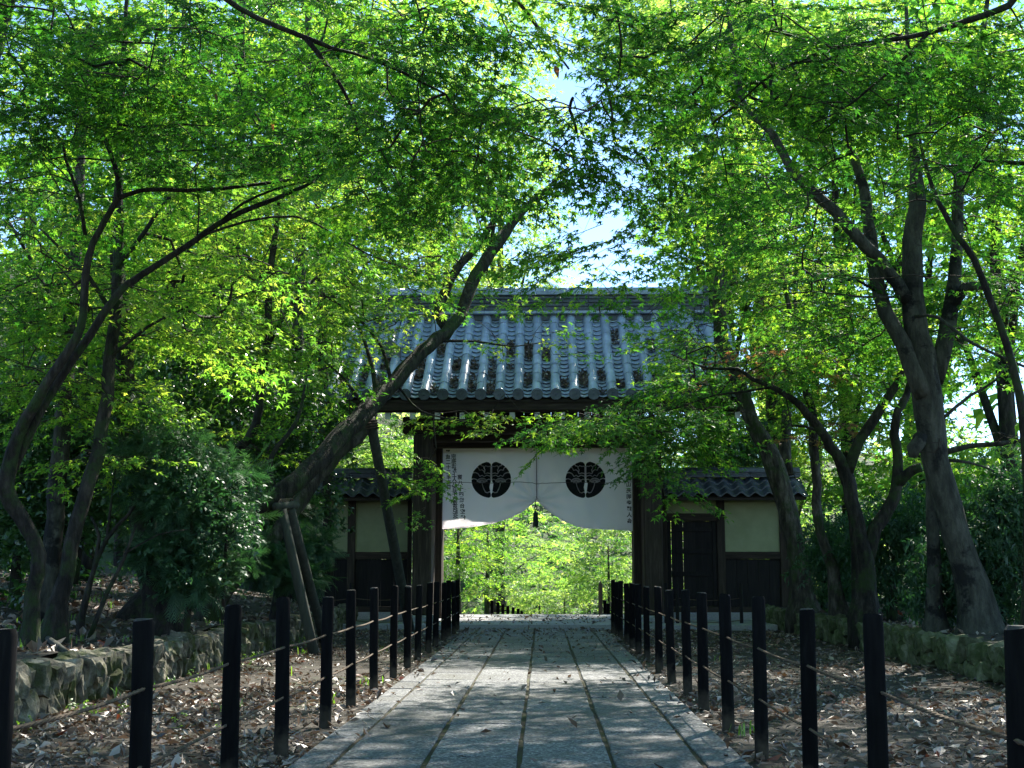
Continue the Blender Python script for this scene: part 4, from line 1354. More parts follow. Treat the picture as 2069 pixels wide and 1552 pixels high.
def blob_points(bl, layer):
    if bl[0] == 'w':
        _, x, y, z, rx, ry, rz, n = bl
        c = np.array((x, y, z))
    else:
        px, py, Y, rxp, rzp, ry, n = bl
        c = np.array(W(px, py, Y)); rx, rz = rxp * Y / FOC, rzp * Y / FOC
    u = rng.normal(0, 1, (n, 3)); u /= np.linalg.norm(u, axis=1)[:, None]
    u *= rng.random(n)[:, None] ** (1 / 2.6)
    P = u * (rx, ry, rz)
    if layer:
        zl = np.round(P[:, 2] / layer + 0.3 * np.sin(P[:, 0] * 1.1 + P[:, 1] * .8)) * layer
        P[:, 2] = zl + rng.normal(0, layer * .13, n) - 0.06 * np.hypot(P[:, 0], P[:, 1])
    return c + P, c

def limb_world(l):
    out = []
    for p in l:
        if p[0] == 'w':
            out.append(p[1:5])
        else:
            w = W(p[0], p[1], p[2]); out.append((w.x, w.y, w.z, p[3]))
    return np.array(out)

def tree(name, label, cat, limbs, blobs, leaf, kind, bark='bark', group=None, dY=0.0, dens=1.0, layer=0.36, connect=True, flare=True, thin=True, spread=1.0, parts=None, scale=(0.8, 1.2), droop=0.16, sides=10, stepl=0.25, pull=0.0, jit=.16):
    limbs = [[p if p[0] == 'w' else (p[0], p[1], p[2] + dY, p[3]) for p in l] for l in limbs]
    blobs = [(*b[:-1], max(4, int(b[-1] * dens))) if b[0] == 'w' else (b[0], b[1], b[2] + dY, *b[3:-1], max(4, int(b[-1] * dens))) for b in blobs]
    limbs_w = [limb_world(l) for l in limbs]
    base = limbs_w[0][0]
    root = empty(name, base[:3], label, cat, group)
    inv = Matrix.Translation(-root.location)
    # trunk and limbs
    mbv, mbf, b = [], [], 0
    nodes = []
    for k, l in enumerate(limbs_w):
        S = spline(l, stepl)
        if k == 0 and flare:
            h = S[:, 2] - S[0, 2]
            S[:, 3] *= 1 + 0.55 * np.exp(-np.maximum(h, 0) / 0.22)
            S = np.vstack([S[0] + np.array((0, 0, -0.45, 0.0)), S])
        nz = rng.normal(0, 1, (len(S), 3))
        if len(S) > 3:
            S[1:-1, :3] += nz[1:-1] * np.minimum(0.012, S[1:-1, 3:4] * .12)
        n = sides if S[0, 3] > 0.045 else 6
        V, F = tube_arrays(S[:, :3], np.maximum(S[:, 3], .004), n, wob=0.085 if S[0, 3] > .045 else 0, seed=len(mbf) + k)
        mbv.append(V); mbf.append(F + b); b += len(V)
        nodes.append(S)
    o = link('trunk', tri_mesh('trunk', np.vstack(mbv), np.vstack(mbf), M[bark], smooth=True), root)
    o.matrix_parent_inverse = inv
    if not blobs:
        return root
    N = np.vstack(nodes)
    P, C, high = [], [], []
    if kind in ('near', 'mid'):        # crown far above the picture, thickened for shade: larger, coarser sprays
        for bl in blobs:
            if bl[0] == 'w':
                high.append(blob_points((*bl[:-1], max(6, int(bl[-1] * .85))), .5)[0])
        blobs = [bl for bl in blobs if bl[0] != 'w']
    for bl in blobs:
        p, c = blob_points(bl, layer)
        P.append(p); C.append(np.repeat(c[None], len(p), 0))
    P, C = np.vstack(P), np.vstack(C)
    if thin:
        k = thin_out(P); P, C = P[k], C[k]
    n = len(P)
    # grow twigs from the nearest wood
    A = np.zeros(n)
    near = np.zeros((n, 3))
    if connect:
        keep = N[:, 3] > 0.0
        pos = N[keep][:, :3].copy(); par = np.full(len(pos), -1); prad = N[keep][:, 3]
        src = np.arange(len(pos))
        d2 = ((P[:, None, :] - pos[None]) ** 2).sum(-1)
        dm, di = d2.min(1), d2.argmin(1)
        posl = [pos]; cnt = len(pos); owner = [-1] * len(pos)
        allpos = list(pos)
        done = np.zeros(n, bool)
        br = []
        for _ in range(n):
            i = int(np.where(done, 1e18, dm).argmin())
            done[i] = True
            a = np.asarray(allpos[di[i]]); e = P[i]
            own = owner[di[i]]
            Ld = np.linalg.norm(e - a)
            mid = (a + e) / 2 + rng.normal(0, .05, 3) * Ld + np.array((0, 0, .07 * Ld))
            ts_ = np.linspace(0, 1, 5)[:, None]
            cv = a * (1 - ts_) ** 2 + 2 * mid * ts_ * (1 - ts_) + e * ts_ ** 2
            br.append([own, cv, 1, Ld])
            near[i] = cv[-2]
            new = cv[1:]
            for q in new:
                allpos.append(q); owner.append(len(br) - 1)
            dd = ((P[:, None, :] - new[None]) ** 2).sum(-1) * 1.15
            m2, a2 = dd.min(1), dd.argmin(1)
            upd = m2 < dm
            dm = np.where(upd, m2, dm); di = np.where(upd, cnt + a2, di)
            cnt += len(new)
        for k in range(len(br) - 1, -1, -1):
            if br[k][0] >= 0:
                br[br[k][0]][2] += br[k][2]
        bv, bf, bb = [], [], 0
        for own, cv, c, Ld in br:
            if Ld > 1.25 or in_gap(cv[2]):
                continue
            r0 = 0.0036 + 0.0019 * math.sqrt(c)
            r1 = 0.0030 + (0.0017 * math.sqrt(max(0, c - 1)))
            V, F = tube_arrays(cv, np.linspace(r0, r1, 5), 4, cap=False)
            bv.append(V); bf.append(F + bb); bb += len(V)
        o = link('branches', tri_mesh('branches', np.vstack(bv), np.vstack(bf), M['twig'], smooth=True), root)
        o['kind'] = 'stuff'
        o.matrix_parent_inverse = inv
        out = P - near
        A = np.arctan2(out[:, 1], out[:, 0]) + rng.normal(0, .5, n) * spread
    else:
        out = P - C
        A = np.arctan2(out[:, 1], out[:, 0]) + rng.normal(0, .8, n) * spread
    if thin and kind in ('near', 'mid'):
        q = keep_trunks(P, A, .45)
        P, A = P[q], A[q]; n = len(P)
    Ls, Tw = place(kind, P, A, rng.normal(droop, jit, n), rng.normal(0, jit, n), rng.uniform(*scale, n), rng.normal(0, .2, n))
    if high:
        H = np.vstack(high); m = len(H)
        L2, _ = place('over', H, rng.uniform(0, 6.28, m), rng.normal(.2, .2, m), rng.normal(0, .2, m), rng.uniform(.9, 1.4, m), rng.normal(0, .13, m))
        Ls = (np.vstack([Ls[0], L2[0]]), np.vstack([Ls[1], L2[1] + len(Ls[0])]), np.concatenate([Ls[2], L2[2]]))
    o = link('crown', tri_mesh('crown', Ls[0], Ls[1], M[leaf], Ls[2]), root)
    o['kind'] = 'stuff'
    o.matrix_parent_inverse = inv
    if Tw is not None:
        o = link('twigs', tri_mesh('twigs', Tw[0], Tw[1], M['twig']), root)
        o['kind'] = 'stuff'
        o.matrix_parent_inverse = inv
    return root

# ------------------------------------------------------------------ maples left of the path
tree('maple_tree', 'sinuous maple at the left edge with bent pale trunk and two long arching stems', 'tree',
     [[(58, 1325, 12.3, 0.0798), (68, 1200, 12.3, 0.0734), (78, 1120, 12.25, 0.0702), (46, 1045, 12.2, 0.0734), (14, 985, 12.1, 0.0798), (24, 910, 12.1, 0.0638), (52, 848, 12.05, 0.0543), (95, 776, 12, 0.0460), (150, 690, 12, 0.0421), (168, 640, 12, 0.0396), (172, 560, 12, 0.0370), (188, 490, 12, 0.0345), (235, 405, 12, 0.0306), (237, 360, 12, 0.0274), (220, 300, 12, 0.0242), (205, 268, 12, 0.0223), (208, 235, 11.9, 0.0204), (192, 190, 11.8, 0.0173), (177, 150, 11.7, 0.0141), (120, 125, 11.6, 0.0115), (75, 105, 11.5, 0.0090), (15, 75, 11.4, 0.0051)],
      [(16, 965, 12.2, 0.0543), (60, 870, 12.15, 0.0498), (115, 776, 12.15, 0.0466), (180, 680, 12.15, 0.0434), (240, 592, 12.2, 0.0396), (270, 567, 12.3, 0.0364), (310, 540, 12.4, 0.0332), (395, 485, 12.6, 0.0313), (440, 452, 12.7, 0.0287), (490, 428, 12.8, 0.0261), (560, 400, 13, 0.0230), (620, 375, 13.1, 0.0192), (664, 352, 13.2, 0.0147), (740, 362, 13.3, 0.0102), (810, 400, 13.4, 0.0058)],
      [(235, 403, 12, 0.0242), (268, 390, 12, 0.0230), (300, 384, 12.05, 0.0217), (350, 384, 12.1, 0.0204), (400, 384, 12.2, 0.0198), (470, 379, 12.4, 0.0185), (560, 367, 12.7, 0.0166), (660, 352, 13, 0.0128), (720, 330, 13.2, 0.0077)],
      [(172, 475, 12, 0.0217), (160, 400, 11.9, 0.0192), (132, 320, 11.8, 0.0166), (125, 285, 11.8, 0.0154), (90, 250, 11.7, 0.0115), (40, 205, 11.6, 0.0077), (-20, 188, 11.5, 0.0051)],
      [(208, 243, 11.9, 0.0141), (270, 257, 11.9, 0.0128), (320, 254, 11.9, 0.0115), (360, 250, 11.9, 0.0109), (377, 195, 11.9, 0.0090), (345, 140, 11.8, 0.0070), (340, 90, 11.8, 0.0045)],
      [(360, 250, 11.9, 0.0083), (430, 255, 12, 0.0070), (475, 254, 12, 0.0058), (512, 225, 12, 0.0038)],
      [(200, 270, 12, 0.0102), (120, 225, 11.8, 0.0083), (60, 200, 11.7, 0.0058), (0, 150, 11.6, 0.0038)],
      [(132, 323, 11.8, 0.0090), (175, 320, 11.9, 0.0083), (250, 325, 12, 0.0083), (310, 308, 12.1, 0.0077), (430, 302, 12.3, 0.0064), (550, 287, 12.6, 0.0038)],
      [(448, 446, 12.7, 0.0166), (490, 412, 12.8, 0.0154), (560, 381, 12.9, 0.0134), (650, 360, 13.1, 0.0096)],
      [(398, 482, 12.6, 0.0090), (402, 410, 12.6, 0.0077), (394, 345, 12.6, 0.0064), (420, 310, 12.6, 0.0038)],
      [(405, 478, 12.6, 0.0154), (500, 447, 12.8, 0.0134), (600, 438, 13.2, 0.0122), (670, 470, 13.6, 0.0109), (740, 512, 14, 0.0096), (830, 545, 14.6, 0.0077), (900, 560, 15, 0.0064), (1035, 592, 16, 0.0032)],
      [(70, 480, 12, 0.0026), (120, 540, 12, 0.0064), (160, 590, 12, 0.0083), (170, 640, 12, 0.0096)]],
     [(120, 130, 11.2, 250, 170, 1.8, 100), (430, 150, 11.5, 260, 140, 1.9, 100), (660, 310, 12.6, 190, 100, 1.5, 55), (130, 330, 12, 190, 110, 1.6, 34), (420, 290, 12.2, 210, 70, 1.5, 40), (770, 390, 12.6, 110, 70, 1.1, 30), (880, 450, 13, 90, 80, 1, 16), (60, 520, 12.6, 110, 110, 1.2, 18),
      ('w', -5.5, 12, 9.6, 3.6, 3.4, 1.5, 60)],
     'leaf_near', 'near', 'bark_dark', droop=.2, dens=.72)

tree('maple_tree', 'straight leaning maple with smooth brown trunk, second from the left edge', 'tree',
     [[(108, 1280, 13.6, 0.1071), (135, 1156, 13.6, 0.0842), (165, 1016, 13.7, 0.0800), (198, 916, 13.8, 0.0756), (214, 806, 14, 0.0714), (228, 680, 14.2, 0.0672), (238, 560, 14.4, 0.0628), (240, 400, 14.6, 0.0542), (242, 290, 14.8, 0.0457), (250, 100, 15, 0.0321), (260, -60, 15.2, 0.0214)],
      [(238, 540, 14.4, 0.0357), (290, 470, 14.6, 0.0286), (340, 400, 14.8, 0.0214), (400, 330, 15, 0.0143)],
      [(232, 640, 14.3, 0.0321), (180, 560, 14.2, 0.0257), (120, 500, 14.2, 0.0185), (60, 440, 14.2, 0.0107)],
      [(224, 720, 14.1, 0.0214), (300, 660, 14.2, 0.0172), (380, 620, 14.4, 0.0114)]],
     [(330, 430, 15, 210, 110, 1.8, 60), (110, 600, 14.6, 160, 110, 1.5, 50), (340, 620, 15, 150, 110, 1.6, 55), (190, 780, 14.6, 160, 60, 1.2, 34), (60, 730, 14.4, 110, 70, 1.2, 22), (190, 920, 14.2, 60, 30, .6, 7), (520, 560, 15.5, 120, 130, 1.5, 40),
      ('w', -3.5, 15.5, 11.0, 3.2, 3, 1.2, 40)],
     'leaf_mid', 'mid', 'bark_dark')

tree('broadleaf_tree', 'thick pale barked trunk lit along its side behind the two left edge maples', 'tree',
     [[(98, 1190, 15.6, 0.1344), (108, 1090, 15.6, 0.1134), (118, 951, 15.7, 0.1109), (126, 851, 15.8, 0.1008), (136, 760, 16, 0.0924), (150, 560, 16.4, 0.0756), (165, 300, 16.8, 0.0588), (180, 50, 17.2, 0.0420)],
      [(140, 700, 16.1, 0.0420), (80, 560, 16.2, 0.0294), (20, 450, 16.3, 0.0168)]],
     [(60, 430, 16.4, 150, 120, 1.6, 45), (200, 200, 17.5, 260, 180, 2, 60), (520, 60, 18, 260, 140, 2, 60)],
     'leaf_cool', 'mid', 'bark_pale')

tree('leaning_maple', 'thick mossy maple trunk leaning far over towards the gate on wooden props', 'tree',
     [[(265, 1255, 18, 0.1700), (330, 1168, 18.2, 0.1468), (400, 1115, 18.4, 0.1430), (490, 1052, 18.6, 0.1430), (575, 990, 18.9, 0.1468), (650, 925, 19.6, 0.1468), (700, 872, 20.2, 0.1507), (755, 812, 21, 0.1546), (800, 768, 21.6, 0.1430), (850, 714, 22.2, 0.1314), (900, 672, 22.8, 0.1198), (934, 630, 23.3, 0.1121), (950, 580, 23.7, 0.1159), (975, 535, 24.1, 0.1159), (1005, 490, 24.5, 0.1121), (1035, 450, 24.9, 0.0927), (1080, 405, 25.3, 0.0618), (1130, 360, 25.6, 0.0386), (1180, 320, 25.8, 0.0155)],
      [(905, 668, 22.9, 0.0927), (885, 630, 23.4, 0.0927), (900, 585, 23.8, 0.0889), (930, 535, 24.1, 0.0811), (965, 498, 24.4, 0.0696), (1000, 440, 24.7, 0.0464), (1010, 380, 25, 0.0232)],
      [(560, 1003, 18.9, 0.0464), (545, 930, 19, 0.0386), (600, 850, 19.4, 0.0270), (620, 760, 19.8, 0.0155)],
      [(790, 772, 21.5, 0.0386), (770, 700, 21.8, 0.0309), (720, 640, 22, 0.0232), (660, 600, 22, 0.0155)],
      [(740, 828, 20.9, 0.0309), (690, 760, 21, 0.0232), (640, 720, 21, 0.0155)],
      [(880, 690, 22.6, 0.0309), (960, 690, 23, 0.0232), (1040, 700, 23.4, 0.0139), (1100, 690, 23.6, 0.0077)],
      [(800, 775, 21.6, 0.0232), (850, 830, 22.4, 0.0170), (930, 850, 23, 0.0116), (980, 860, 23.2, 0.0062)],
      [(990, 510, 24.4, 0.0464), (1000, 420, 24.3, 0.0348), (980, 340, 24.2, 0.0232), (940, 270, 24.1, 0.0116)]],
     [(880, 420, 23.4, 200, 140, 2.2, 90), (700, 560, 21.6, 190, 130, 2, 80), (1010, 330, 24, 160, 150, 2.2, 60), (590, 640, 20.6, 150, 110, 1.6, 50), (670, 760, 20.6, 110, 80, 1.3, 36), (900, 560, 23.6, 110, 70, 1.6, 20), (800, 660, 22.4, 90, 60, 1.2, 18),
      (1000, 560, 25.5, 110, 50, 1.6, 16), (1080, 690, 24.2, 150, 70, 1.3, 24), (980, 830, 23.4, 150, 40, .9, 26), (860, 960, 23, 80, 60, .8, 26), (760, 900, 22, 70, 40, .8, 14), (900, 690, 23.2, 80, 70, .8, 10), (890, 985, 22.6, 50, 40, .5, 14),
      ('w', -1.5, 22, 13.2, 3.5, 3, 1.2, 34)],
     'leaf_mid', 'mid', 'bark_dark', droop=.22)

tree('leaning_maple', 'slimmer trunk leaning the same way just behind the propped maple', 'tree',
     [[(420, 1243, 19.6, 0.1596), (455, 1192, 19.6, 0.1386), (495, 1146, 19.8, 0.1302), (560, 1075, 20.1, 0.1218), (620, 992, 20.5, 0.1218), (660, 942, 20.8, 0.1176), (702, 900, 21.1, 0.1050), (742, 866, 21.3, 0.0840), (760, 800, 21.6, 0.0504), (740, 700, 22, 0.0336), (700, 600, 22.4, 0.0168)]],
     [(620, 470, 22.5, 160, 110, 1.7, 55), (760, 330, 23.5, 150, 110, 1.7, 45)],
     'leaf_mid', 'mid', 'bark')

tree('maple_tree', 'dark crooked maple with a sharp elbow above the cypress shrubs', 'tree',
     [[(425, 1215, 20.5, 0.0840), (448, 1020, 20.5, 0.0714), (458, 955, 20.5, 0.0672), (470, 920, 20.5, 0.0672), (500, 890, 20.5, 0.0672), (518, 850, 20.5, 0.0655), (526, 796, 20.6, 0.0655), (540, 680, 20.8, 0.0655), (545, 560, 21, 0.0630), (560, 440, 21.2, 0.0504), (570, 320, 21.5, 0.0336)],
      [(540, 700, 20.8, 0.0420), (585, 620, 21, 0.0336), (640, 560, 21.2, 0.0252)],
      [(545, 590, 21, 0.0336), (500, 520, 21, 0.0252), (450, 480, 21, 0.0168)]],
     [(480, 440, 21.5, 190, 130, 2, 80), (430, 660, 20.6, 110, 120, 1.4, 44), (560, 870, 20.6, 120, 45, 1, 26), (470, 900, 20.2, 90, 30, .8, 16), (330, 540, 20, 150, 120, 1.5, 44), (620, 330, 22, 150, 110, 1.6, 44)],
     'leaf_mid', 'mid', 'bark_dark')

tree('cedar_tree', 'tall pale cedar trunk standing far back behind the leaning maple', 'tree',
     [[(588, 1120, 31, 0.1680), (598, 760, 31, 0.1512), (607, 560, 31, 0.1428), (618, 250, 31, 0.1176), (625, -60, 31, 0.0840)]], [(620, 60, 31, 130, 220, 1.8, 34)], 'leaf_evergreen', 'far', 'bark_pale', layer=.5, connect=False)
tree('cedar_tree', 'slim pale cedar trunk far back between the crooked maple and the cypress', 'tree',
     [[(388, 1020, 33, 0.1176), (384, 840, 33, 0.1092), (380, 650, 33, 0.1008), (374, 300, 33, 0.0840), (370, -60, 33, 0.0672)]], [(370, 100, 33, 120, 220, 1.8, 30)], 'leaf_evergreen', 'far', 'bark_pale', layer=.5, connect=False)
tree('cedar_tree', 'dark cedar trunk far back behind the left edge maples', 'tree',
     [[(470, 1040, 28, 0.1344), (474, 860, 28, 0.1260), (480, 600, 28, 0.1176), (486, 200, 28, 0.1008), (490, -60, 28, 0.0840)]], [(488, 40, 28, 130, 200, 1.8, 30)], 'leaf_evergreen', 'far', 'bark_dark', layer=.5, connect=False)

for lb, pts in [('thin straight dark trunk in the shade just right of the crooked maple', [(662, 1120, 27, .11), (658, 900, 27, .1), (650, 640, 27, .09), (640, 300, 27, .06)]),
                ('thin leaning dark trunk in the shade left of the crooked maple', [(400, 1120, 26, .10), (420, 860, 26, .09), (436, 600, 26, .08), (450, 300, 26, .05)]),
                ('thin grey trunk in the shade above the cypress', [(300, 1120, 24, .09), (318, 860, 24, .085), (330, 600, 24, .07), (338, 300, 24, .05)]),
                ('thin dark trunk at the back between the two left edge maples', [(176, 1120, 22, .09), (172, 860, 22, .08), (160, 560, 22, .07), (156, 260, 22, .05)])]:
    top = pts[-1]
    tree('young_tree', lb, 'tree', [pts, [pts[2], (pts[2][0] + 50, pts[2][1] - 90, pts[2][2], .04), (pts[2][0] + 80, pts[2][1] - 200, pts[2][2], .02)]],
         [(top[0], top[1] + 60, top[2], 110, 150, 1.5, 18)], 'leaf_cool', 'far', 'bark_dark', layer=.5, connect=False)

# cypress and broadleaf shrubs on the left bank
def shrub(name, label, cat, loc_px, stems, blobs, leaf, kind, bark='bark_dark', **kw):
    return tree(name, label, cat, stems, blobs, leaf, kind, bark, layer=0, **{'connect': False, 'thin': False, **kw})

shrub('cypress_tree', 'dark feathery cypress with rough dark trunk behind the left stone wall', 'tree', None,
      [[(330, 1268, 16, .20), (305, 1150, 16, .165), (288, 1050, 16, .15), (272, 960, 16, .135), (258, 830, 16.1, .125), (250, 700, 16.2, .115), (240, 560, 16.4, .10), (232, 420, 16.6, .07)]],
      [(340, 900, 15.8, 90, 50, .8, 480), (430, 960, 16.2, 90, 40, .8, 480), (370, 1020, 15.5, 70, 36, .6, 340), (470, 1040, 16.4, 50, 26, .5, 140), (330, 1110, 15.5, 70, 36, .6, 300), (450, 1120, 15.8, 70, 34, .6, 190), (255, 800, 16.2, 80, 40, .6, 260), (400, 1175, 15.5, 70, 24, .6, 220), (300, 980, 15.9, 60, 40, .6, 180)],
      'needle', 'cypress', scale=(.7, 1.7), droop=.15, jit=.55, spread=1.9)
shrub('cypress_tree', 'low drooping cypress branches under the leaning maple beside the left wing wall', 'tree', None,
      [[(560, 1245, 20.6, .10), (575, 1120, 20.6, .08), (590, 1000, 20.6, .05)]],
      [(545, 1130, 20, 70, 45, .8, 620), (620, 1100, 20.8, 45, 36, .6, 420), (500, 1030, 20.5, 70, 36, .7, 460), (610, 1165, 20.4, 50, 26, .6, 300), (600, 1030, 21, 40, 26, .5, 200)],
      'needle', 'cypress', scale=(.7, 1.7), droop=.15, jit=.55, spread=1.9)
shrub('evergreen_bush', 'dark leafy bush growing up through the feathery cypress branches', 'bush', None,
      [[(380, 1245, 15.4, .03), (385, 1130, 15.4, .025), (390, 1000, 15.4, .015)], [(450, 1235, 15.6, .025), (455, 1120, 15.6, .02), (462, 1040, 15.6, .012)]],
      [(350, 960, 15.2, 110, 110, .7, 46), (440, 1040, 15.3, 90, 90, .6, 40), (380, 1130, 15.1, 100, 60, .6, 30)],
      'leaf_hedge', 'camellia', scale=(.5, .9))
shrub('camellia_bush', 'glossy leaved evergreen bush filling the left edge behind the bent trunk', 'bush', None,
      [[(30, 1190, 17.5, .06), (40, 1050, 17.5, .05), (50, 900, 17.6, .03)], [(150, 1180, 17.6, .05), (170, 1040, 17.6, .04), (180, 900, 17.7, .03)]],
      [(60, 920, 17.6, 150, 130, 1, 150), (190, 980, 17.8, 130, 120, 1, 130), (40, 1070, 17.2, 110, 80, .8, 70), (210, 860, 18, 110, 80, .9, 70), (20, 780, 18, 120, 90, .9, 70)],
      'leaf_evergreen', 'camellia')
shrub('camellia_bush', 'evergreen thicket between the cypress and the cedar trunks at mid left', 'bush', None,
      [[(420, 1200, 23.5, .06), (430, 1000, 23.5, .05), (440, 850, 23.6, .03)]],
      [(330, 760, 23, 200, 140, 1.3, 150), (470, 800, 24, 170, 150, 1.3, 150), (620, 880, 25, 110, 120, 1.2, 100), (560, 1000, 24.5, 150, 110, 1.2, 100)],
      'leaf_evergreen', 'camellia', scale=(1, 1.5))
shrub('bare_shrub', 'tangle of dark leafless stems on the bank left of the cypress trunk', 'shrub', None,
      [[(160, 1265, 15, .035), (180, 1180, 15, .03), (215, 1090, 15.1, .026), (260, 1040, 15.2, .02), (285, 1000, 15.2, .012)], [(180, 1290, 14.4, .03), (215, 1200, 14.4, .026), (250, 1130, 14.5, .02), (275, 1060, 14.6, .013)],
       [(165, 1260, 15, .03), (195, 1120, 15.1, .025), (200, 1080, 15.1, .022), (185, 1045, 15.2, .016)], [(215, 1100, 15.1, .02), (225, 1010, 15.3, .016), (235, 930, 15.4, .01)], [(250, 1120, 14.5, .012), (320, 1080, 14.6, .008), (380, 1070, 14.8, .004)]],
      [], 'leaf_evergreen', 'camellia')

# ------------------------------------------------------------------ maples right of the path
tree('maple_tree', 'massive many stemmed maple with dark stained trunk at the right edge', 'tree',
     [[(1985, 1300, 15.2, 0.2640), (1962, 1180, 15.2, 0.2200), (1930, 1080, 15.2, 0.1892), (1902, 980, 15.2, 0.1804), (1882, 880, 15.2, 0.1848), (1872, 790, 15.2, 0.1980), (1862, 710, 15.2, 0.1672), (1850, 640, 15.2, 0.1452), (1842, 540, 15.2, 0.1320), (1848, 450, 15.2, 0.1188), (1853, 395, 15.2, 0.1100), (1846, 300, 15.3, 0.0660), (1838, 150, 15.4, 0.0440), (1830, 0, 15.5, 0.0264)],
      [(1868, 800, 15.1, 0.1144), (1838, 738, 15.1, 0.1074), (1806, 660, 15.2, 0.1012), (1780, 600, 15.3, 0.0968), (1763, 520, 15.4, 0.0924), (1752, 440, 15.5, 0.0862), (1745, 375, 15.6, 0.0748), (1716, 290, 15.7, 0.0528), (1698, 230, 15.8, 0.0396), (1690, 120, 15.9, 0.0264)],
      [(1836, 610, 15.2, 0.0880), (1812, 572, 15.1, 0.0862), (1775, 522, 15, 0.0810), (1735, 480, 14.9, 0.0774), (1690, 430, 14.9, 0.0748), (1645, 390, 14.9, 0.0704), (1600, 345, 14.9, 0.0660), (1575, 296, 14.9, 0.0616), (1556, 265, 14.9, 0.0572), (1512, 226, 14.9, 0.0528), (1490, 175, 14.9, 0.0510), (1482, 112, 14.9, 0.0440), (1470, 20, 15, 0.0264)],
      [(1888, 770, 15.4, 0.1232), (1908, 690, 15.5, 0.1144), (1922, 610, 15.6, 0.1056), (1931, 520, 15.6, 0.0880), (1938, 430, 15.7, 0.0836), (1939, 350, 15.7, 0.0774), (1960, 200, 15.8, 0.0572), (1985, 80, 15.9, 0.0396), (2000, -30, 16, 0.0264)],
      [(1920, 625, 15.6, 0.0880), (1950, 582, 15.4, 0.0748), (1986, 578, 15.3, 0.0616)],
      [(1905, 915, 15.3, 0.0440), (1960, 902, 15.2, 0.0370), (2010, 898, 15.1, 0.0334), (2090, 890, 15, 0.0264)],
      [(1910, 930, 15.3, 0.0264), (1960, 935, 15.1, 0.0194), (2010, 952, 15, 0.0106)],
      [(1860, 880, 15.0, 0.0880), (1850, 905, 14.95, 0.0968), (1845, 925, 14.95, 0.0528)],
      [(1775, 590, 15.3, 0.0194), (1720, 560, 15, 0.0158), (1650, 530, 14.8, 0.0114), (1560, 500, 14.6, 0.0070)],
      [(1822, 600, 15.2, 0.0176), (1740, 600, 15, 0.0150), (1640, 590, 14.8, 0.0106), (1540, 600, 14.6, 0.0062)],
      [(1850, 640, 15.1, 0.0211), (1895, 640, 14.8, 0.0229), (1960, 692, 14.5, 0.0211), (2080, 745, 14, 0.0176)],
      [(1900, 850, 15.2, 0.0264), (1960, 800, 15.2, 0.0220), (2010, 770, 15.2, 0.0158), (2060, 700, 15.2, 0.0088)]],
     [(1620, 230, 15, 210, 160, 2.2, 95), (1850, 280, 15.2, 200, 190, 2.2, 100), (1500, 400, 15, 150, 110, 1.8, 44), (1660, 440, 14.6, 150, 70, 1.6, 40), (1990, 480, 15.2, 110, 160, 1.6, 44), (1640, 570, 14.8, 170, 70, 1.5, 40), (1870, 520, 14.6, 110, 60, 1.2, 16), (1990, 700, 15.2, 90, 60, 1.2, 16), (1880, 895, 14.6, 50, 40, .3, 7), (2010, 880, 14.8, 70, 60, .8, 10),
      ('w', 5, 16, 11.4, 3.6, 3.4, 1.6, 56), ('w', 1.8, 17.5, 12.4, 3, 3, 1.1, 40)],
     'leaf_cool', 'mid', 'bark_pale', dY=1.5, dens=.85)

tree('maple_tree', 'dark slanting trunk crossing the extreme right edge of the bank', 'tree',
     [[(2082, 1275, 13.6, 0.0792), (2078, 1000, 13.6, 0.0612), (2066, 835, 13.5, 0.0540), (2053, 768, 13.5, 0.0490), (2036, 700, 13.5, 0.0446), (2000, 600, 13.5, 0.0403), (1968, 525, 13.5, 0.0374), (1932, 476, 13.5, 0.0338), (1905, 425, 13.5, 0.0302), (1885, 385, 13.5, 0.0259), (1862, 300, 13.5, 0.0187), (1850, 200, 13.5, 0.0115)]],
     [(2030, 330, 13.2, 120, 130, 1.4, 34), (1930, 180, 13.2, 130, 110, 1.4, 34)],
     'leaf_near', 'near', 'bark_dark', dY=1.2, dens=.7)

tree('young_maple', 'slim straight pale green trunk just left of the massive stained maple', 'tree',
     [[(1892, 1290, 17.4, .15), (1888, 1200, 17.4, .105), (1886, 1100, 17.4, .098), (1884, 1000, 17.4, .092), (1877, 900, 17.4, .08), (1870, 800, 17.5, .07), (1800, 650, 17, .05), (1760, 520, 17.2, .03)]],
     [(1740, 640, 17.5, 130, 100, 1.5, 40), (1950, 620, 17.6, 120, 100, 1.5, 36)],
     'leaf_cool', 'mid', 'bark_pale')

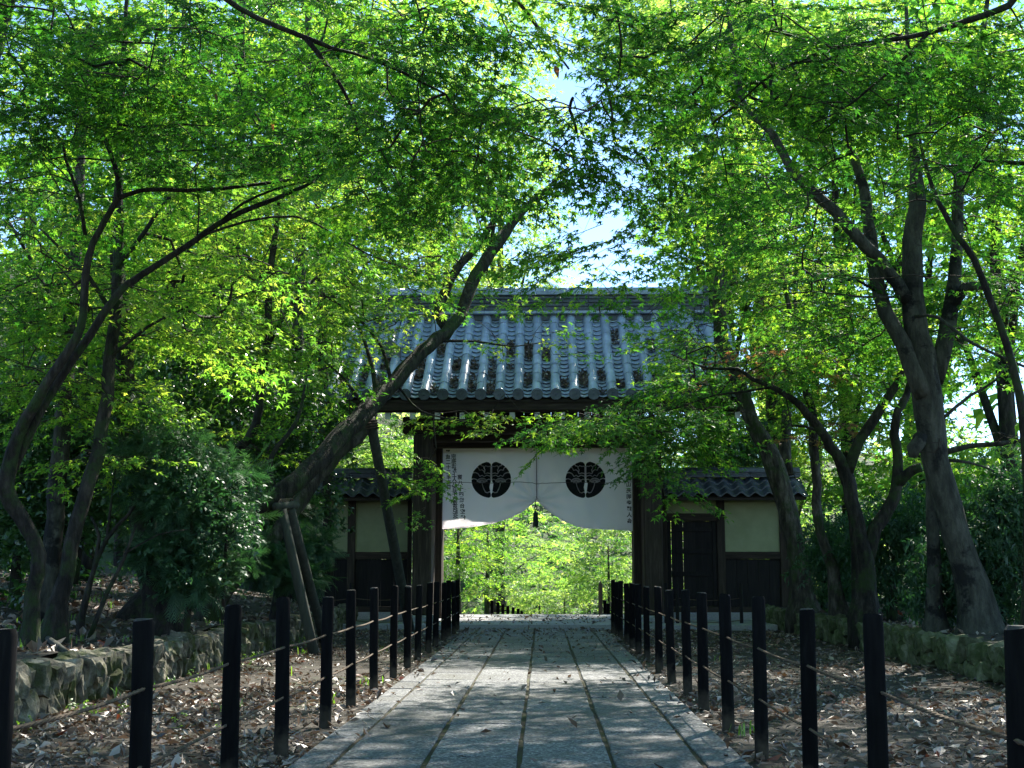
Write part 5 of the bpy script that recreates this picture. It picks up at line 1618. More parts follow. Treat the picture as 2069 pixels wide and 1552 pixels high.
tree('forked_maple', 'maple with wide V fork whose thin bough droops before the gate roof', 'tree',
     [[(1748, 1248, 20, .18), (1750, 1160, 20, .15), (1740, 1090, 20, .125), (1722, 1010, 20, .112), (1712, 958, 20, .10), (1700, 930, 20, .088), (1680, 905, 20, .08), (1655, 865, 20, .07), (1630, 835, 20, .062), (1600, 806, 20, .052), (1560, 782, 20.1, .044), (1520, 766, 20.2, .036), (1490, 746, 20.3, .03), (1430, 744, 20.4, .022), (1370, 722, 20.6, .014), (1320, 700, 20.8, .008)],
      [(1712, 958, 20, .088), (1735, 893, 20, .084), (1766, 848, 20, .078), (1800, 795, 20, .07), (1822, 750, 20, .06), (1850, 660, 20.2, .04), (1860, 560, 20.4, .02)],
      [(1752, 1130, 20, .12), (1770, 1068, 20, .11), (1800, 1022, 20, .10), (1812, 985, 20, .09), (1813, 930, 20, .078), (1808, 880, 20, .07), (1813, 830, 20, .062), (1832, 798, 20.1, .055), (1850, 700, 20.3, .035)],
      [(1812, 978, 20, .08), (1838, 955, 19.9, .078), (1862, 944, 19.8, .07)],
      [(1560, 783, 20.1, .024), (1500, 792, 20, .02), (1440, 800, 19.9, .016), (1380, 820, 19.8, .012), (1290, 850, 19.7, .007)],
      [(1490, 748, 20.3, .014), (1450, 800, 20.2, .011), (1400, 860, 20, .007)]],
     [(1210, 842, 19.8, 110, 36, .9, 46), (1345, 825, 20, 120, 70, 1.0, 60), (1325, 930, 19.8, 50, 50, .6, 30), (1440, 740, 20.4, 150, 60, 1.2, 40), (1430, 830, 20.4, 110, 70, 1, 36), (1650, 700, 20.5, 150, 80, 1.4, 40), (1300, 880, 19.7, 50, 30, .5, 14), (1400, 700, 22, 80, 60, .8, 30), (1340, 620, 25.5, 90, 40, .8, 16)],
     'leaf_cool', 'mid', 'bark_dark', droop=.32)
tree('forked_maple', 'bronze leaved spray of maple beside the wide V fork', 'tree',
     [[(1730, 1235, 21.4, .06), (1720, 1050, 21.4, .05), (1690, 930, 21.3, .04), (1650, 870, 21.2, .03), (1600, 860, 21, .015)]],
     [(1650, 885, 21, 80, 34, .8, 18), (1560, 735, 21.2, 90, 40, .9, 14)], 'leaf_rust', 'mid', 'bark_dark')

tree('slender_maple', 'slender upright maple forking high between the broken trunk and the V fork', 'tree',
     [[(1698, 1250, 22, .14), (1680, 1150, 22, .105), (1656, 1072, 22, .088), (1648, 980, 22, .08), (1645, 900, 22, .08), (1640, 830, 22, .076), (1630, 790, 22, .07), (1622, 720, 22, .06), (1600, 640, 22, .045), (1578, 540, 22, .03), (1560, 440, 22, .02)],
      [(1621, 715, 22, .05), (1608, 620, 22.1, .042), (1607, 520, 22.2, .035), (1612, 400, 22.4, .02)], [(1628, 740, 22, .04), (1650, 660, 22.1, .03), (1670, 560, 22.2, .02)]],
     [(1580, 520, 22, 150, 120, 1.8, 70), (1680, 660, 22.5, 140, 100, 1.6, 60), (1560, 680, 22.4, 110, 80, 1.4, 30), (1760, 760, 23, 130, 100, 1.6, 50), (1700, 860, 23, 110, 70, 1.4, 24)],
     'leaf_mid', 'mid', 'bark')

tree('broken_maple', 'bent maple with broken stub in front of the right wing wall', 'tree',
     [[(1625, 1240, 25, .25), (1612, 1130, 25, .205), (1597, 1060, 25, .195), (1582, 1000, 25, .20), (1563, 935, 25, .195), (1540, 890, 25, .165), (1520, 850, 25, .145), (1500, 790, 25, .135), (1475, 730, 25, .135), (1458, 690, 25, .14), (1454, 620, 25, .14), (1454, 560, 25, .13), (1462, 480, 25.2, .10), (1478, 400, 25.4, .07), (1490, 280, 25.6, .04)],
      [(1592, 960, 25.6, .12), (1586, 890, 25.7, .11), (1592, 820, 25.8, .09), (1605, 740, 26, .06)],
      [(1456, 560, 25, .08), (1420, 480, 25, .06), (1390, 400, 25, .04), (1370, 320, 25, .02)]],
     [(1450, 430, 25.2, 130, 110, 1.8, 60), (1480, 580, 25.6, 110, 80, 1.5, 40), (1430, 300, 25.5, 130, 100, 1.8, 50), (1520, 720, 25.6, 120, 60, 1.4, 36), (1440, 660, 24.6, 90, 50, 1, 20)],
     'leaf_mid', 'mid', 'bark')

# overhanging boughs whose trunks stand outside the picture
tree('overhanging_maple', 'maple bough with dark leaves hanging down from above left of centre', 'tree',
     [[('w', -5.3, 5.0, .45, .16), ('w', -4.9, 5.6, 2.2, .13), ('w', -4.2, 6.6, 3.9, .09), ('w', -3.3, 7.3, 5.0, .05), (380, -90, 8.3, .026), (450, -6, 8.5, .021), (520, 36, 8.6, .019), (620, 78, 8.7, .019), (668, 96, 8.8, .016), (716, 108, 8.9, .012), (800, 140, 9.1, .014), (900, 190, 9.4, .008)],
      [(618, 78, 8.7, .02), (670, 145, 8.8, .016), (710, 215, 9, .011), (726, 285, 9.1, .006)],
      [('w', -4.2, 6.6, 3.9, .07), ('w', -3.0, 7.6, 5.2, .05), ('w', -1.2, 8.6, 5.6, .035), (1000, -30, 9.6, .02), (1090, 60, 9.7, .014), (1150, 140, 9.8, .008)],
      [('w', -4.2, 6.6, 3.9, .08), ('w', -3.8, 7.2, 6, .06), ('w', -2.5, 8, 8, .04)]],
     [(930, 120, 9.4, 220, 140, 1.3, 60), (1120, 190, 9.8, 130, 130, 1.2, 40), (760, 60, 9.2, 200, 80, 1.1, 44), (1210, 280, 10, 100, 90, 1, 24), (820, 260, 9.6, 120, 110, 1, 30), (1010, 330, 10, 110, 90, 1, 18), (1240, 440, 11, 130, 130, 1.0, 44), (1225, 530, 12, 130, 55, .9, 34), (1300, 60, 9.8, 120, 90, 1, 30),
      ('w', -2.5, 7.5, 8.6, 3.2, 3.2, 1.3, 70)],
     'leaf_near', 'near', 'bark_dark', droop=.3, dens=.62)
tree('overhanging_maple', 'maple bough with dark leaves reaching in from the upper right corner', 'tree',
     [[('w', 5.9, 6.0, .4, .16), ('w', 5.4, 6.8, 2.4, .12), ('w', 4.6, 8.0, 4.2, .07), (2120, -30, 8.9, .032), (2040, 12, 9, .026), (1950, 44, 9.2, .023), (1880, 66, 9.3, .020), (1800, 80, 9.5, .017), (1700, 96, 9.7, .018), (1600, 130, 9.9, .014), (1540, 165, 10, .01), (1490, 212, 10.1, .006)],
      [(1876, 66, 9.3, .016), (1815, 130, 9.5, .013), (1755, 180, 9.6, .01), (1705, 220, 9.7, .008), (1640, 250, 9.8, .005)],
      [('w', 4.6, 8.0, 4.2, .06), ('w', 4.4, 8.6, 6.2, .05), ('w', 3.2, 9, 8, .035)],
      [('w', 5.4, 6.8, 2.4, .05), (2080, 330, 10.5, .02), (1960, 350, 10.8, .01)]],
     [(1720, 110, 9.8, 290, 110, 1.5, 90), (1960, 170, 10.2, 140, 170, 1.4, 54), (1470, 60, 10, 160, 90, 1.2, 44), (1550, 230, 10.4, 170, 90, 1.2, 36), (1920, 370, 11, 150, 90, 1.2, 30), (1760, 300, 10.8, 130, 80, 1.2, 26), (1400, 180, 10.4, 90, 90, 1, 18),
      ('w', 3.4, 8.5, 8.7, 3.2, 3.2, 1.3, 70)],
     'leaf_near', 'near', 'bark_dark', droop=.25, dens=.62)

# hedge and shrubs on the right bank
shrub('hedge_shrub', 'dense dark broadleaf shrub behind the V fork maple on the right bank', 'shrub', None,
      [[(1800, 1240, 21.5, .06), (1805, 1150, 21.5, .05), (1810, 1060, 21.5, .03)]],
      [(1690, 1130, 23, 60, 100, .7, 80), (1800, 1130, 21.8, 100, 110, .8, 170), (1860, 1060, 21, 90, 70, .8, 90)],
      'leaf_hedge', 'hedge')
shrub('hedge_shrub', 'tall dark broadleaf shrub filling the lower right edge behind the stained maple', 'shrub', None,
      [[(2020, 1270, 17.5, .06), (2015, 1150, 17.5, .05), (2010, 1020, 17.5, .03)]],
      [(2010, 1120, 17.5, 110, 140, .8, 210), (1920, 1170, 18, 80, 100, .7, 100), (2080, 1000, 17.5, 80, 100, .7, 70)],
      'leaf_hedge', 'hedge')
shrub('hedge_shrub', 'low dark shrub under the slender maple beside the right wing wall', 'shrub', None,
      [[(1665, 1235, 26, .05), (1668, 1150, 26, .03)]],
      [(1660, 1150, 26, 55, 80, .8, 90), (1720, 1120, 25, 60, 90, .8, 80)],
      'leaf_hedge', 'hedge')
shrub('evergreen_tree', 'bushy dark evergreen crown behind the right wing wall roof', 'tree', None,
      [[(1475, 1240, 33, .12), (1475, 1000, 33, .1), (1475, 900, 33, .06)]],
      [(1470, 900, 33, 70, 55, .9, 90)], 'leaf_evergreen', 'camellia', scale=(1.2, 1.8))

# ------------------------------------------------------------------ trees beyond the gate and the walls
FAR_DENS = 1.0
def far_tree(px, Y, z0, blobs, label, leaf='leaf_far', group=None, r=.16, bark='bark', lean=0, name='background_maple', top=None, scale=(.8, 1.25), limbs_n=3):
    p = W(px, 1154, Y)
    ht = max(b[3] if b[0] == 'w' else W(b[0], b[1], b[2]).z for b in blobs)
    x = p.x
    limbs = [[('w', x, Y, z0, r), ('w', x + lean * .3, Y, z0 + (ht - z0) * .35, r * .8), ('w', x + lean, Y + .2, z0 + (ht - z0) * .8, r * .35)]]
    for k in range(limbs_n):
        a = rng.uniform(0, 6.28)
        limbs.append([('w', x + lean * .3, Y, z0 + (ht - z0) * (.25 + .12 * k), r * .5), ('w', x + 1.0 * math.cos(a), Y + math.sin(a), z0 + (ht - z0) * (.5 + .1 * k), r * .3), ('w', x + 2.2 * math.cos(a), Y + 2 * math.sin(a), z0 + (ht - z0) * (.65 + .1 * k), r * .1)])
    return tree(name, label, 'tree', limbs, blobs, leaf, 'far', bark, group, dens=FAR_DENS, layer=.5, connect=False, sides=8, stepl=.8, scale=scale)

FAR_DENS = 1.65
far_tree(925, 39, -.6, [(930, 1130, 39, 55, 70, 1.8, 60), (900, 1020, 40, 90, 60, 1.6, 50)], 'bright green maple seen through the gateway beside its left jamb', 'leaf_mid', r=.12, limbs_n=0, scale=(.45, .8))
far_tree(985, 47, -1.4, [(990, 1130, 47, 80, 70, 2.2, 90), (1010, 1020, 48, 90, 60, 2, 50)], 'sunlit maple in the left half of the gateway view', 'leaf_mid', r=.13, limbs_n=1, scale=(.45, .8))
far_tree(1090, 55, -2.2, [(1080, 1200, 55, 80, 40, 2, 60), (1090, 1110, 56, 100, 60, 2.2, 90)], 'sunlit maple at the far centre of the gateway view', r=.07, limbs_n=0, scale=(.45, .8))
far_tree(1140, 45, -1.2, [(1130, 1190, 45, 70, 45, 1.6, 70)], 'low yellow green maple in the centre of the gateway view', r=.07, limbs_n=0, scale=(.45, .8))
far_tree(1230, 42, -.9, [(1230, 1160, 42, 70, 60, 1.8, 80), (1260, 1060, 43, 80, 50, 1.6, 50)], 'bright maple in the right half of the gateway view', r=.07, limbs_n=0, scale=(.45, .8))
far_tree(1190, 64, -3, [(1190, 1120, 64, 130, 90, 2.5, 90), (1040, 1070, 66, 130, 80, 2.5, 90)], 'pale green trees furthest back through the gateway', 'leaf_cool', r=.15, limbs_n=1, scale=(.45, .8))
FAR_DENS = 1.0
far_tree(700, 36, 0, [(700, 920, 36, 110, 55, 1.6, 70), (800, 900, 37, 70, 60, 1.4, 45), (620, 940, 36, 70, 60, 1.4, 40)], 'sunlit maple rising just behind the left wing wall')
far_tree(1420, 37, 0, [(1410, 920, 37, 90, 50, 1.6, 80), (1510, 920, 38, 80, 50, 1.6, 60), (1400, 800, 38, 90, 90, 1.6, 50)], 'sunlit maple rising just behind the right wing wall')
far_tree(1600, 36, 0, [(1610, 960, 36, 70, 60, 1.4, 50), (1600, 1100, 36.5, 60, 80, 1, 40), (1640, 850, 37, 90, 70, 1.5, 50)], 'sunlit maple beyond the outer end of the right wing wall')
FAR_DENS = 0.9
# tall wood closing the view left and right of the sky gap
G1 = 'tall background trees behind the gate'
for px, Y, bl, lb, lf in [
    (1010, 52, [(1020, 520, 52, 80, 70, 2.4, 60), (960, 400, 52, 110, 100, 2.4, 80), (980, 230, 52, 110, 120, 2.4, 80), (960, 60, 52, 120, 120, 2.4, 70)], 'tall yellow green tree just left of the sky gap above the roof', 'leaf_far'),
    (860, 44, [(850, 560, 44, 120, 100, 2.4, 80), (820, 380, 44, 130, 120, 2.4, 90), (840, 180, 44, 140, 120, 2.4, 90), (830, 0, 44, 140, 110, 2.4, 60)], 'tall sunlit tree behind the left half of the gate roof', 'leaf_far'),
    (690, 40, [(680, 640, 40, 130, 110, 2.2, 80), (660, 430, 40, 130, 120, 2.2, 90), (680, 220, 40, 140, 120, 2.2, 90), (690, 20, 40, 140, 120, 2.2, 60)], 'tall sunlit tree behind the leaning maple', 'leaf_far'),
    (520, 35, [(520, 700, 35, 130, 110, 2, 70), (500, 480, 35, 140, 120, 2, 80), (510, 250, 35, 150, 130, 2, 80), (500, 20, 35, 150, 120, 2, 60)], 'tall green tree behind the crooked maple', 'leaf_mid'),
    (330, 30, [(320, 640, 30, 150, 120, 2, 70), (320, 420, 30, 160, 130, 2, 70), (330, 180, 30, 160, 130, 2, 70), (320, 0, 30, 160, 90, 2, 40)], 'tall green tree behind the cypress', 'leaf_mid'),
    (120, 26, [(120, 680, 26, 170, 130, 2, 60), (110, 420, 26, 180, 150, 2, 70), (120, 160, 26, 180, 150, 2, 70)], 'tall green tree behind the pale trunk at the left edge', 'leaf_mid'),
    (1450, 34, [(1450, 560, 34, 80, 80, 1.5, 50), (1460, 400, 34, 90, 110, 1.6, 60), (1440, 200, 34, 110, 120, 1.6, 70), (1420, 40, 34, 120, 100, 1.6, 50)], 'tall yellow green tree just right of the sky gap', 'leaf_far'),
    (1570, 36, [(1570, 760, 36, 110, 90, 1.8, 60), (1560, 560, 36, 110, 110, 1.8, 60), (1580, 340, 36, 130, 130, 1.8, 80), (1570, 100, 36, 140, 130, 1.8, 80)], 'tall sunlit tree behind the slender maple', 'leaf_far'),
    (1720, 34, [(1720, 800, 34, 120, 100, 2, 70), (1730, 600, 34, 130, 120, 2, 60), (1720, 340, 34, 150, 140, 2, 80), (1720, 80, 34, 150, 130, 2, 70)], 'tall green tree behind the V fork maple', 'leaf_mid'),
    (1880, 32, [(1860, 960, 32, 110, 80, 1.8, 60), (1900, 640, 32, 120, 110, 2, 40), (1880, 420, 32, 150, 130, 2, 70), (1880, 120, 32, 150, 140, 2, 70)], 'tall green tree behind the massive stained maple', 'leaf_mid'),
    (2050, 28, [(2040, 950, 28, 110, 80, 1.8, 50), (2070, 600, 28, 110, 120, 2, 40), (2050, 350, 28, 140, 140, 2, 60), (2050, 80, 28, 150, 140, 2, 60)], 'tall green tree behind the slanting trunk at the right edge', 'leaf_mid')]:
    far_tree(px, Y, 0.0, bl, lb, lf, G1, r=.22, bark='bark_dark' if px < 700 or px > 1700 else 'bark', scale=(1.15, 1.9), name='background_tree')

far_tree(1580, 40.5, 0.0, [('w', 4.6, 40, 19.8, 3.4, 2.6, 2.6, 150), ('w', 8.8, 41, 20.5, 3.4, 2.6, 2.8, 140), ('w', 1.6, 40.5, 20.5, 2.2, 2, 1.6, 60)], 'high crown of a very tall tree added to shade the gate roof', 'leaf_far', G1, r=.28, lean=-1.0, scale=(1.2, 1.9), name='background_tree')  # high crown added to keep the sun off the gate roof

# dark evergreens standing behind the maples close the view with depth
for px, Y, lb in [(20, 34, 'dark evergreen tree far behind the left edge of the view'), (240, 40, 'dark evergreen tree far behind the cypress'), (460, 46, 'dark evergreen tree far behind the crooked maple'), (680, 52, 'dark evergreen tree far behind the leaning maple'), (880, 58, 'dark evergreen tree far behind the left half of the gate roof'),
                  (1490, 52, 'dark evergreen tree far behind the broken maple'), (1660, 46, 'dark evergreen tree far behind the slender maple'), (1850, 42, 'dark evergreen tree far behind the massive stained maple'), (2060, 38, 'dark evergreen tree far behind the right edge of the view')]:
    wp = 120
    far_tree(px, Y, -.5, [(px, 900, Y, wp, 150, 2, 16), (px, 620, Y, wp, 170, 2, 24), (px, 330, Y, wp, 170, 2, 26), (px, 60, Y, wp, 170, 2, 26)] if px not in (1850,) else [(px, 1000, Y, wp, 90, 2, 14), (px, 560, Y, wp, 150, 2, 22), (px, 330, Y, wp, 170, 2, 26), (px, 60, Y, wp, 170, 2, 26)],
             lb, 'leaf_cool', 'dark evergreens behind the maples', r=.2, bark='bark_dark', scale=(1.5, 2.4), name='evergreen_tree', limbs_n=0)

# wooded hillside that closes the view
hx = np.concatenate([np.linspace(-150, -40, 23)[:-1], np.linspace(-40, 40, 41), np.linspace(40, 150, 23)[1:]])
def hill_z(x, y):
    side = 1 / (1 + np.exp((x + 7) / 3.5)) * 20 + 5 / (1 + np.exp(-(x - 16) / 4))
    rise = np.clip((y - 66) / 34, 0, 1)
    return -4.0 + (9.5 + side) * rise * (2 - rise) + 1.0 * vnoise(x, y, .12, 21) * rise
grid('hill', hx, np.linspace(62, 150, 45), hill_z, M['hill'], 'wooded hillside beyond the gate')
n = 540
x = np.concatenate([rng.uniform(-55, 55, n - 240), rng.uniform(-18, 18, 240)]); y = 68 + 34 * rng.random(n)
P = np.column_stack([x, y, hill_z(x, y) + rng.uniform(.3, 3.4, n)])
Ls, _ = place('far', P, rng.uniform(0, 6.28, n), rng.normal(.2, .3, n), rng.normal(0, .3, n), rng.uniform(2.6, 4.4, n), rng.normal(0, .2, n))
o = link('far_wood', tri_mesh('far_wood', Ls[0], Ls[1], M['leaf_far'], Ls[2])); props(o, 'distant wood covering the hillside beyond the gate', 'wood', kind='stuff')

# wood added round the viewpoint, out of frame, to shade the lane
n = 230
a = rng.uniform(0, 1, n)
x = np.where(a < .36, rng.uniform(-24, -13, n), np.where(a < .72, rng.uniform(12, 23, n), rng.uniform(-13, 13, n)))
y = np.where(a < .72, rng.uniform(-14, 30, n), rng.uniform(-20, -11, n))
z = 1.0 + 12 * rng.random(n) ** 1.1
P = np.column_stack([x, y, z])
px, py, zc_ = proj(P)
P = P[~((zc_ > 0) & (np.abs(px - PW / 2) < PW / 2 + 500) & (zc_ < 18))]
n = len(P)
Ls, _ = place('far', P, rng.uniform(0, 6.28, n), rng.normal(.2, .3, n), rng.normal(0, .3, n), rng.uniform(2.4, 4.0, n), rng.normal(0, .2, n))
o = link('added_shade_wood', tri_mesh('added_shade_wood', Ls[0], Ls[1], M['leaf_mid'], Ls[2])); props(o, 'green wood added out of view around the lane to shade it', 'wood', kind='stuff')

# unseen trees added so that their crowns above the frame shade the path
for lb, x, y, bl in [('unseen tall tree added beyond the left bank to shade the path', -8.5, 17, [('w', -5.5, 18, 14.5, 3.6, 3.4, 1.4, 50), ('w', -1.5, 19.5, 15.2, 3.2, 3, 1.2, 50), ('w', -2, 10, 11.5, 4.5, 4, 1.5, 56)]),
                     ('unseen tall tree added beyond the right bank to shade the path', 9.5, 17, [('w', 7.6, 16, 13, 3.4, 4, 2, 70), ('w', 3.5, 21.5, 15, 3.6, 3.2, 1.3, 70), ('w', 8, 22, 14, 3.4, 3.4, 2, 54), ('w', 4, 14, 12.5, 4, 4, 1.3, 90)]),
                     ('unseen tall tree added for shade behind the viewpoint left of the path', -5, -4, [('w', -3, -2, 9.5, 5, 5, 2.2, 110), ('w', -5, 2.5, 8.5, 4, 3, 1.6, 50)]),
                     ('unseen tall tree added for shade behind the viewpoint right of the path', 5, -5, [('w', 3, -3, 9.5, 5, 5, 2.2, 110), ('w', 4.5, 2.5, 8.5, 4, 3, 1.6, 50)])]:
    tree('added_shade_tree', lb, 'tree', [[('w', x, y, .6, .25), ('w', x * .97, y, 6, .2), ('w', x * .85, y + .3, 11, .12), ('w', x * .6, y + 1, 14, .05)]], bl, 'leaf_mid', 'over', 'bark_dark', layer=.5, connect=False, thin=False)

# ------------------------------------------------------------------ wooden props under the leaning trunk
def pole(mb, a, b, r, n=10):
    a, b = np.array(a), np.array(b)
    pts = [a + (b - a) * t for t in (0, .25, .5, .75, 1)]
    V, F = tube_arrays(pts, [r * .92, r * .95, r, r * 1.03, r * 1.05], n, wob=.03, seed=int(r * 1e4))
    mb.add(V.tolist(), F.tolist())
pr1 = empty('trunk_prop', G(645, 1310), 'two legged wooden prop with lashed crossbar under the leaning maple trunk', 'wooden prop')
inv1 = Matrix.Translation(-pr1.location)
for (tpx, tpy, tY), (fx, fy) in (((570, 1030, 18.55), (640, 1322)), ((588, 1032, 18.75), (662, 1303))):
    mb = MB(); f = G(fx, fy); pole(mb, W(tpx, tpy, tY), (f.x, f.y, -.15), .075)
    o = mb.build('leg', M['pole'], pr1, True); o.matrix_parent_inverse = inv1
a, b = W(556, 1024, 18.4), W(598, 1020, 18.95)
mb = MB(); pole(mb, a, b, .062); o = mb.build('crossbar', M['pole'], pr1, True); o.matrix_parent_inverse = inv1
mb = MB()
for k in range(6):
    c = np.array(a) + (np.array(b) - np.array(a)) * (.3 + .09 * k)
    ring = [c + np.array((0.03 * math.cos(q), .1 * math.cos(q), .1 * math.sin(q))) for q in np.linspace(0, 2 * math.pi, 11)]
    mb.tube(ring, .012, 5 + 1, cap=False)
o = mb.build('rope_lashing', M['rope'], pr1, True); o.matrix_parent_inverse = inv1

f2 = G(832, 1278)
pr2 = empty('trunk_prop', f2, 'single long slanting prop pole from the leaning maple down beside the gate', 'wooden prop')
inv2 = Matrix.Translation(-f2)
t2 = W(748, 846, 21.3)
mb = MB(); pole(mb, t2, (f2.x, f2.y, -.15), .095); o = mb.build('pole', M['pole'], pr2, True); o.matrix_parent_inverse = inv2
mb = MB()
for k in range(4):
    c = np.array(t2) + np.array((.01 * k, 0, -.05 - .04 * k))
    ring = [c + np.array((.115 * math.cos(q), .115 * math.sin(q), .02 * math.cos(q))) for q in np.linspace(0, 2 * math.pi, 11)]
    mb.tube(ring, .013, 6, cap=False)
o = mb.build('rope_lashing', M['rope'], pr2, True); o.matrix_parent_inverse = inv2

# fallen branch on the left bank
mb = MB(); mb.tube([G(96, 1290, .48), G(112, 1302, .47), G(133, 1318, .44)], [.03, .035, .028], 8)
props(mb.build('fallen_branch', M['pole'], smooth=True), 'short fallen branch lying on the left bank below the second maple', 'branch')

# ------------------------------------------------------------------ leaf litter
def litter_mesh(P, size, tint, tilt=.35, pitch=None):
    n = len(P)
    a = rng.uniform(0, 6.28, n)
    L = size * np.clip(rng.lognormal(-.12, .42, n), .3, 2.1); Wd = L * rng.uniform(.35, .6, n)
    curl = rng.uniform(.05, .38, n) * L
    T = np.array([(-.5, 0, 0), (-.05, .5, 1), (.05, -.5, 1), (.55, 0, .5), (0, 0, 0)])
    F0 = np.array([(0, 4, 1), (0, 2, 4), (1, 4, 3), (2, 3, 4)])
    V = np.empty((n, 5, 3))
    V[..., 0] = T[:, 0] * L[:, None]; V[..., 1] = T[:, 1] * Wd[:, None]; V[..., 2] = T[:, 2] * curl[:, None] * rng.choice((1, 1, -.6), n)[:, None] + np.abs(rng.normal(0, .006, n))[:, None]
    p, r = rng.normal(0, tilt, n), rng.normal(0, tilt, n)
    x, y, z = V[..., 0], V[..., 1], V[..., 2]
    y, z = y * np.cos(r)[:, None] - z * np.sin(r)[:, None], y * np.sin(r)[:, None] + z * np.cos(r)[:, None]
    x, z = x * np.cos(p)[:, None] + z * np.sin(p)[:, None], -x * np.sin(p)[:, None] + z * np.cos(p)[:, None]
    x, y = x * np.cos(a)[:, None] - y * np.sin(a)[:, None], x * np.sin(a)[:, None] + y * np.cos(a)[:, None]
    V = np.stack([x, y, z], -1)
    zmin = V[..., 2].min(1)
    V[..., 2] -= (zmin * .75)[:, None]
    V = V + P[:, None, :]
    F = (F0[None] + (np.arange(n) * 5)[:, None, None]).reshape(-1, 3)
    return V.reshape(-1, 3), F, np.repeat(tint, 5)

def tints(n, red=.018):
    t = np.clip(rng.beta(1.25, 1.35, n) * .78, 0, .76)
    return np.where(rng.random(n) < red, 1.0, t)

def scatter(x0, x1, y0, y1, dens, zf):
    n = int((x1 - x0) * (y1 - y0) * dens)
    x, y = rng.uniform(x0, x1, n), rng.uniform(y0, y1, n)
    k = rng.random(n) < np.clip(.72 + .55 * vnoise(x, y, 1.6, 9), .12, 1)
    x, y = x[k], y[k]
    return np.column_stack([x, y, zf(x, y)])

flat = lambda x, y: np.zeros_like(x)
PL = np.vstack([scatter(-4.15, -1.5, 4.5, 13, 500, flat), scatter(-4.15, -1.5, 13, 28, 170, flat), scatter(1.24, 4.85, 4.5, 13, 350, flat), scatter(1.24, 4.85, 13, 28, 130, flat)])
V, F, T = litter_mesh(PL, .056, tints(len(PL)))
o = link('leaf_litter', tri_mesh('leaf_litter', V, F, M['litter'], T)); props(o, 'brown and grey fallen leaves covering the ground beside the path', 'fallen leaves', kind='stuff')
PB = np.vstack([scatter(-9, -4.5, 9, 30, 100, bank_left_z), scatter(-14, -9, 12, 26, 45, bank_left_z), scatter(5.2, 8, 10, 27, 60, bank_right_z)])
V, F, T = litter_mesh(PB, .085, tints(len(PB)), .45)
o = link('leaf_litter', tri_mesh('leaf_litter', V, F, M['litter'], T)); props(o, 'brown fallen leaves lying on the raised banks under the trees', 'fallen leaves', kind='stuff')
# sparse leaves on the slabs, thicker at the edges and near the gate
n = 2600
x = rng.uniform(-1.5, 1.24, n); y = 6 + 20 * rng.random(n) ** .62
e = np.minimum(np.abs(x + 1.5), np.abs(x - 1.24))
k = rng.random(n) < np.clip(.10 + .9 * np.exp(-e / .12) + .55 * np.clip((y - 17) / 9, 0, 1) ** 1.5, 0, 1)
V, F, T = litter_mesh(np.column_stack([x[k], y[k], np.full(k.sum(), .037)]), .06, tints(k.sum(), .05) * .75, .4)
o = link('leaf_litter', tri_mesh('leaf_litter', V, F, M['litter'], T)); props(o, 'scattered dark dry leaves lying on the grey slabs', 'fallen leaves', kind='stuff')
n = 420
x = rng.uniform(-2.6, 2.4, n); y = rng.uniform(26.4, 31.5, n)
V, F, T = litter_mesh(np.column_stack([x, y, np.full(n, .105)]), .06, tints(n) * .6, .5)
o = link('leaf_litter', tri_mesh('leaf_litter', V, F, M['litter'], T)); props(o, 'dry leaves blown onto the stone platform in the gateway', 'fallen leaves', kind='stuff')
# leaf mould in the tile valleys of the gate roof
pts = []
for c in range(NC):
    xcen = X0 + (c + .5) * pitch
    for s in range(rng.integers(2, 5)):
        t0 = rng.beta(1.0, 2.2) * .8
        ln = rng.uniform(.05, .20)
        m = int(60 * ln / .1)
        tt = np.clip(rng.uniform(t0, t0 + ln, m), 0, .97)
        for t in tt:
            yy, zz_ = prof(t)
            pts.append((xcen + rng.normal(0, pitch * .14), yy, zz_ - .005 + rng.uniform(0, .035)))
V, F, T = litter_mesh(np.array(pts), .075, tints(len(pts)) * .7, .6)
o = link('roof_leaves', tri_mesh('roof_leaves', V, F, M['litter'], T), gate); o.matrix_parent_inverse = gate_inv; o['kind'] = 'stuff'

# grass tufts and small green weeds along the wall foot and bank
def tufts(C, nb, h, seed):
    g = np.random.default_rng(seed)
    V, F, T, b = [], [], [], 0
    for c in C:
        for _ in range(nb):
            a = g.uniform(0, 6.28); l = h * g.uniform(.5, 1.2); o_ = g.normal(0, .05, 2)
            d = np.array((math.cos(a), math.sin(a)))
            base = np.array((c[0] + o_[0], c[1] + o_[1], c[2]))
            nrm = np.array((-d[1], d[0], 0)) * .006
            lean = g.uniform(.2, .8)
            m_ = base + np.array((*(d * l * lean * .4), l * .65)); tp = base + np.array((*(d * l * lean), l * .85))
            V += [base - nrm, base + nrm, m_ + nrm, m_ - nrm, tp]
            F += [(b, b + 1, b + 2), (b, b + 2, b + 3), (b + 3, b + 2, b + 4)]
            T += [g.uniform(0, 1)] * 5; b += 5
    return np.array(V), np.array(F), np.array(T)
C = []
for _ in range(12):
    y = rng.uniform(8, 24); x = WALL_L + .22 + abs(rng.normal(0, .10)); C.append((x, y, 0))
for _ in range(40):
    y = rng.uniform(11, 22); x = rng.uniform(-8.5, -4.5); C.append((x, y, float(bank_left_z(x, y))))
for _ in range(7):
    y = rng.uniform(7, 20); x = rng.uniform(-3.9, -1.7); C.append((x, y, 0))
for _ in range(2):
    y = rng.uniform(7, 20); x = rng.uniform(1.35, 4.8); C.append((x, y, 0))
V, F, T = tufts(C, 9, .12, 8)
o = link('grass', tri_mesh('grass', V, F, M['grass'], T)); props(o, 'small green grass tufts along the wall foot and on the bank', 'grass', kind='stuff')
ug = []
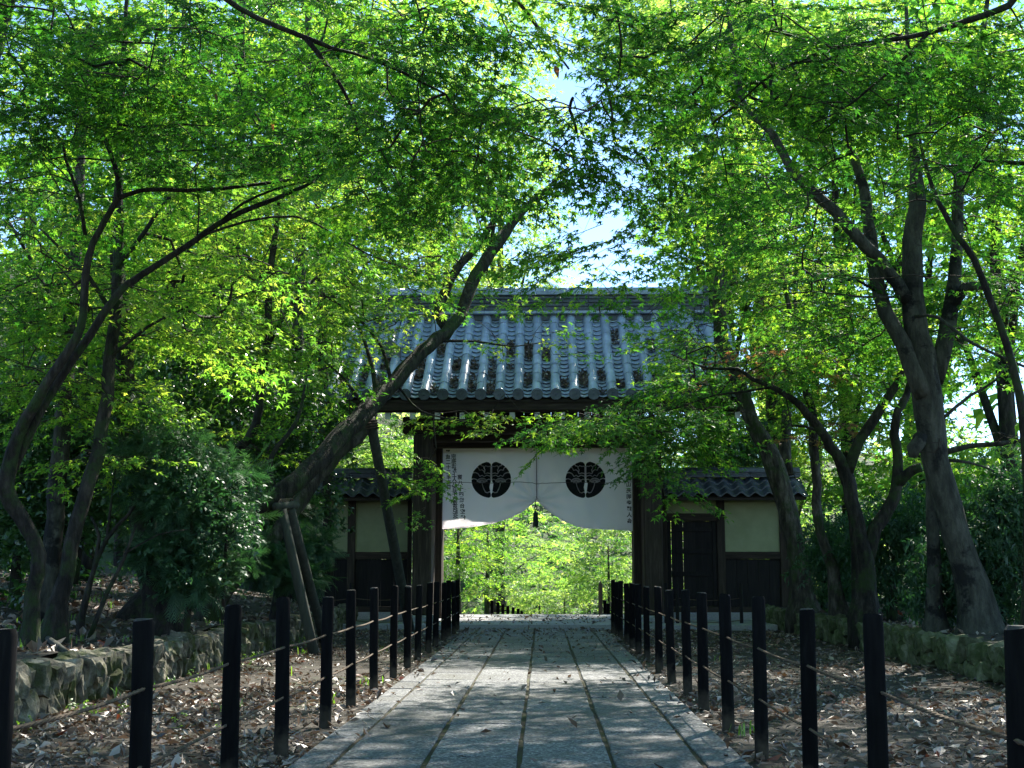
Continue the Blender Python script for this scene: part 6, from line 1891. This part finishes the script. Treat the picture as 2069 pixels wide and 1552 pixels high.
for _ in range(150):
    y = rng.uniform(15, 29); x = rng.uniform(-14, -6.2) ; ug.append((x, y, float(bank_left_z(x, y)) + .12))
for _ in range(70):
    y = rng.uniform(16, 27); x = rng.uniform(6.4, 11); ug.append((x, y, float(bank_right_z(x, y)) + .12))
ug = np.array(ug); n = len(ug)
Ls, _ = place('camellia', ug, rng.uniform(0, 6.28, n), rng.normal(0, .2, n), rng.normal(0, .2, n), rng.uniform(.8, 1.7, n), rng.normal(0, .2, n))
o = link('undergrowth', tri_mesh('undergrowth', Ls[0], Ls[1], M['leaf_evergreen'], Ls[2])); props(o, 'dark leafy undergrowth covering the floor of the wood on both banks', 'undergrowth', kind='stuff')
P = np.array([(WALL_L + .3 + abs(rng.normal(0, .15)), rng.uniform(8.5, 20), .03) for _ in range(14)] + [(rng.uniform(-3.6, -1.8), rng.uniform(7, 12), .03) for _ in range(3)] + [(rng.uniform(1.8, 4.5), rng.uniform(7, 14), .03) for _ in range(3)])
Ls, _ = place('camellia', P, rng.uniform(0, 6.28, len(P)), rng.normal(0, .2, len(P)), rng.normal(0, .2, len(P)), rng.uniform(.22, .4, len(P)), rng.normal(.3, .1, len(P)))
Ls[0][:, 2] = np.maximum(Ls[0][:, 2], .012)
o = link('weeds', tri_mesh('weeds', Ls[0], Ls[1], M['grass'], Ls[2])); props(o, 'little green weeds among the fallen leaves', 'weeds', kind='stuff')

# a few dead leaves caught in the near boughs
dl = []
for px, py, Y, s in [(1120, 131, 8.2, .10), (1193, 199, 8.6, .085), (343, 107, 10.5, .10), (430, 135, 10.5, .11), (438, 187, 10.6, .10), (346, 189, 10.6, .09), (548, 247, 11, .08), (407, 227, 11, .08), (241, 56, 10.4, .08)]:
    p = W(px, py, Y)
    v, f = oval_leaf(.55)
    M3 = Rz(rng.uniform(0, 6.28)) @ Ry(rng.uniform(.8, 1.6)) @ Rx(rng.uniform(-.6, .6))
    dl.append((v * s @ M3.T + np.array(p), f, float(rng.random())))
host = bpy.data.objects['overhanging_maple']
for v, f, t in dl:
    o = link('dead_leaf', tri_mesh('dead_leaf', v, f, M['dead_leaf'], np.full(len(v), t)), host)
    o.matrix_parent_inverse = Matrix.Translation(-host.location)
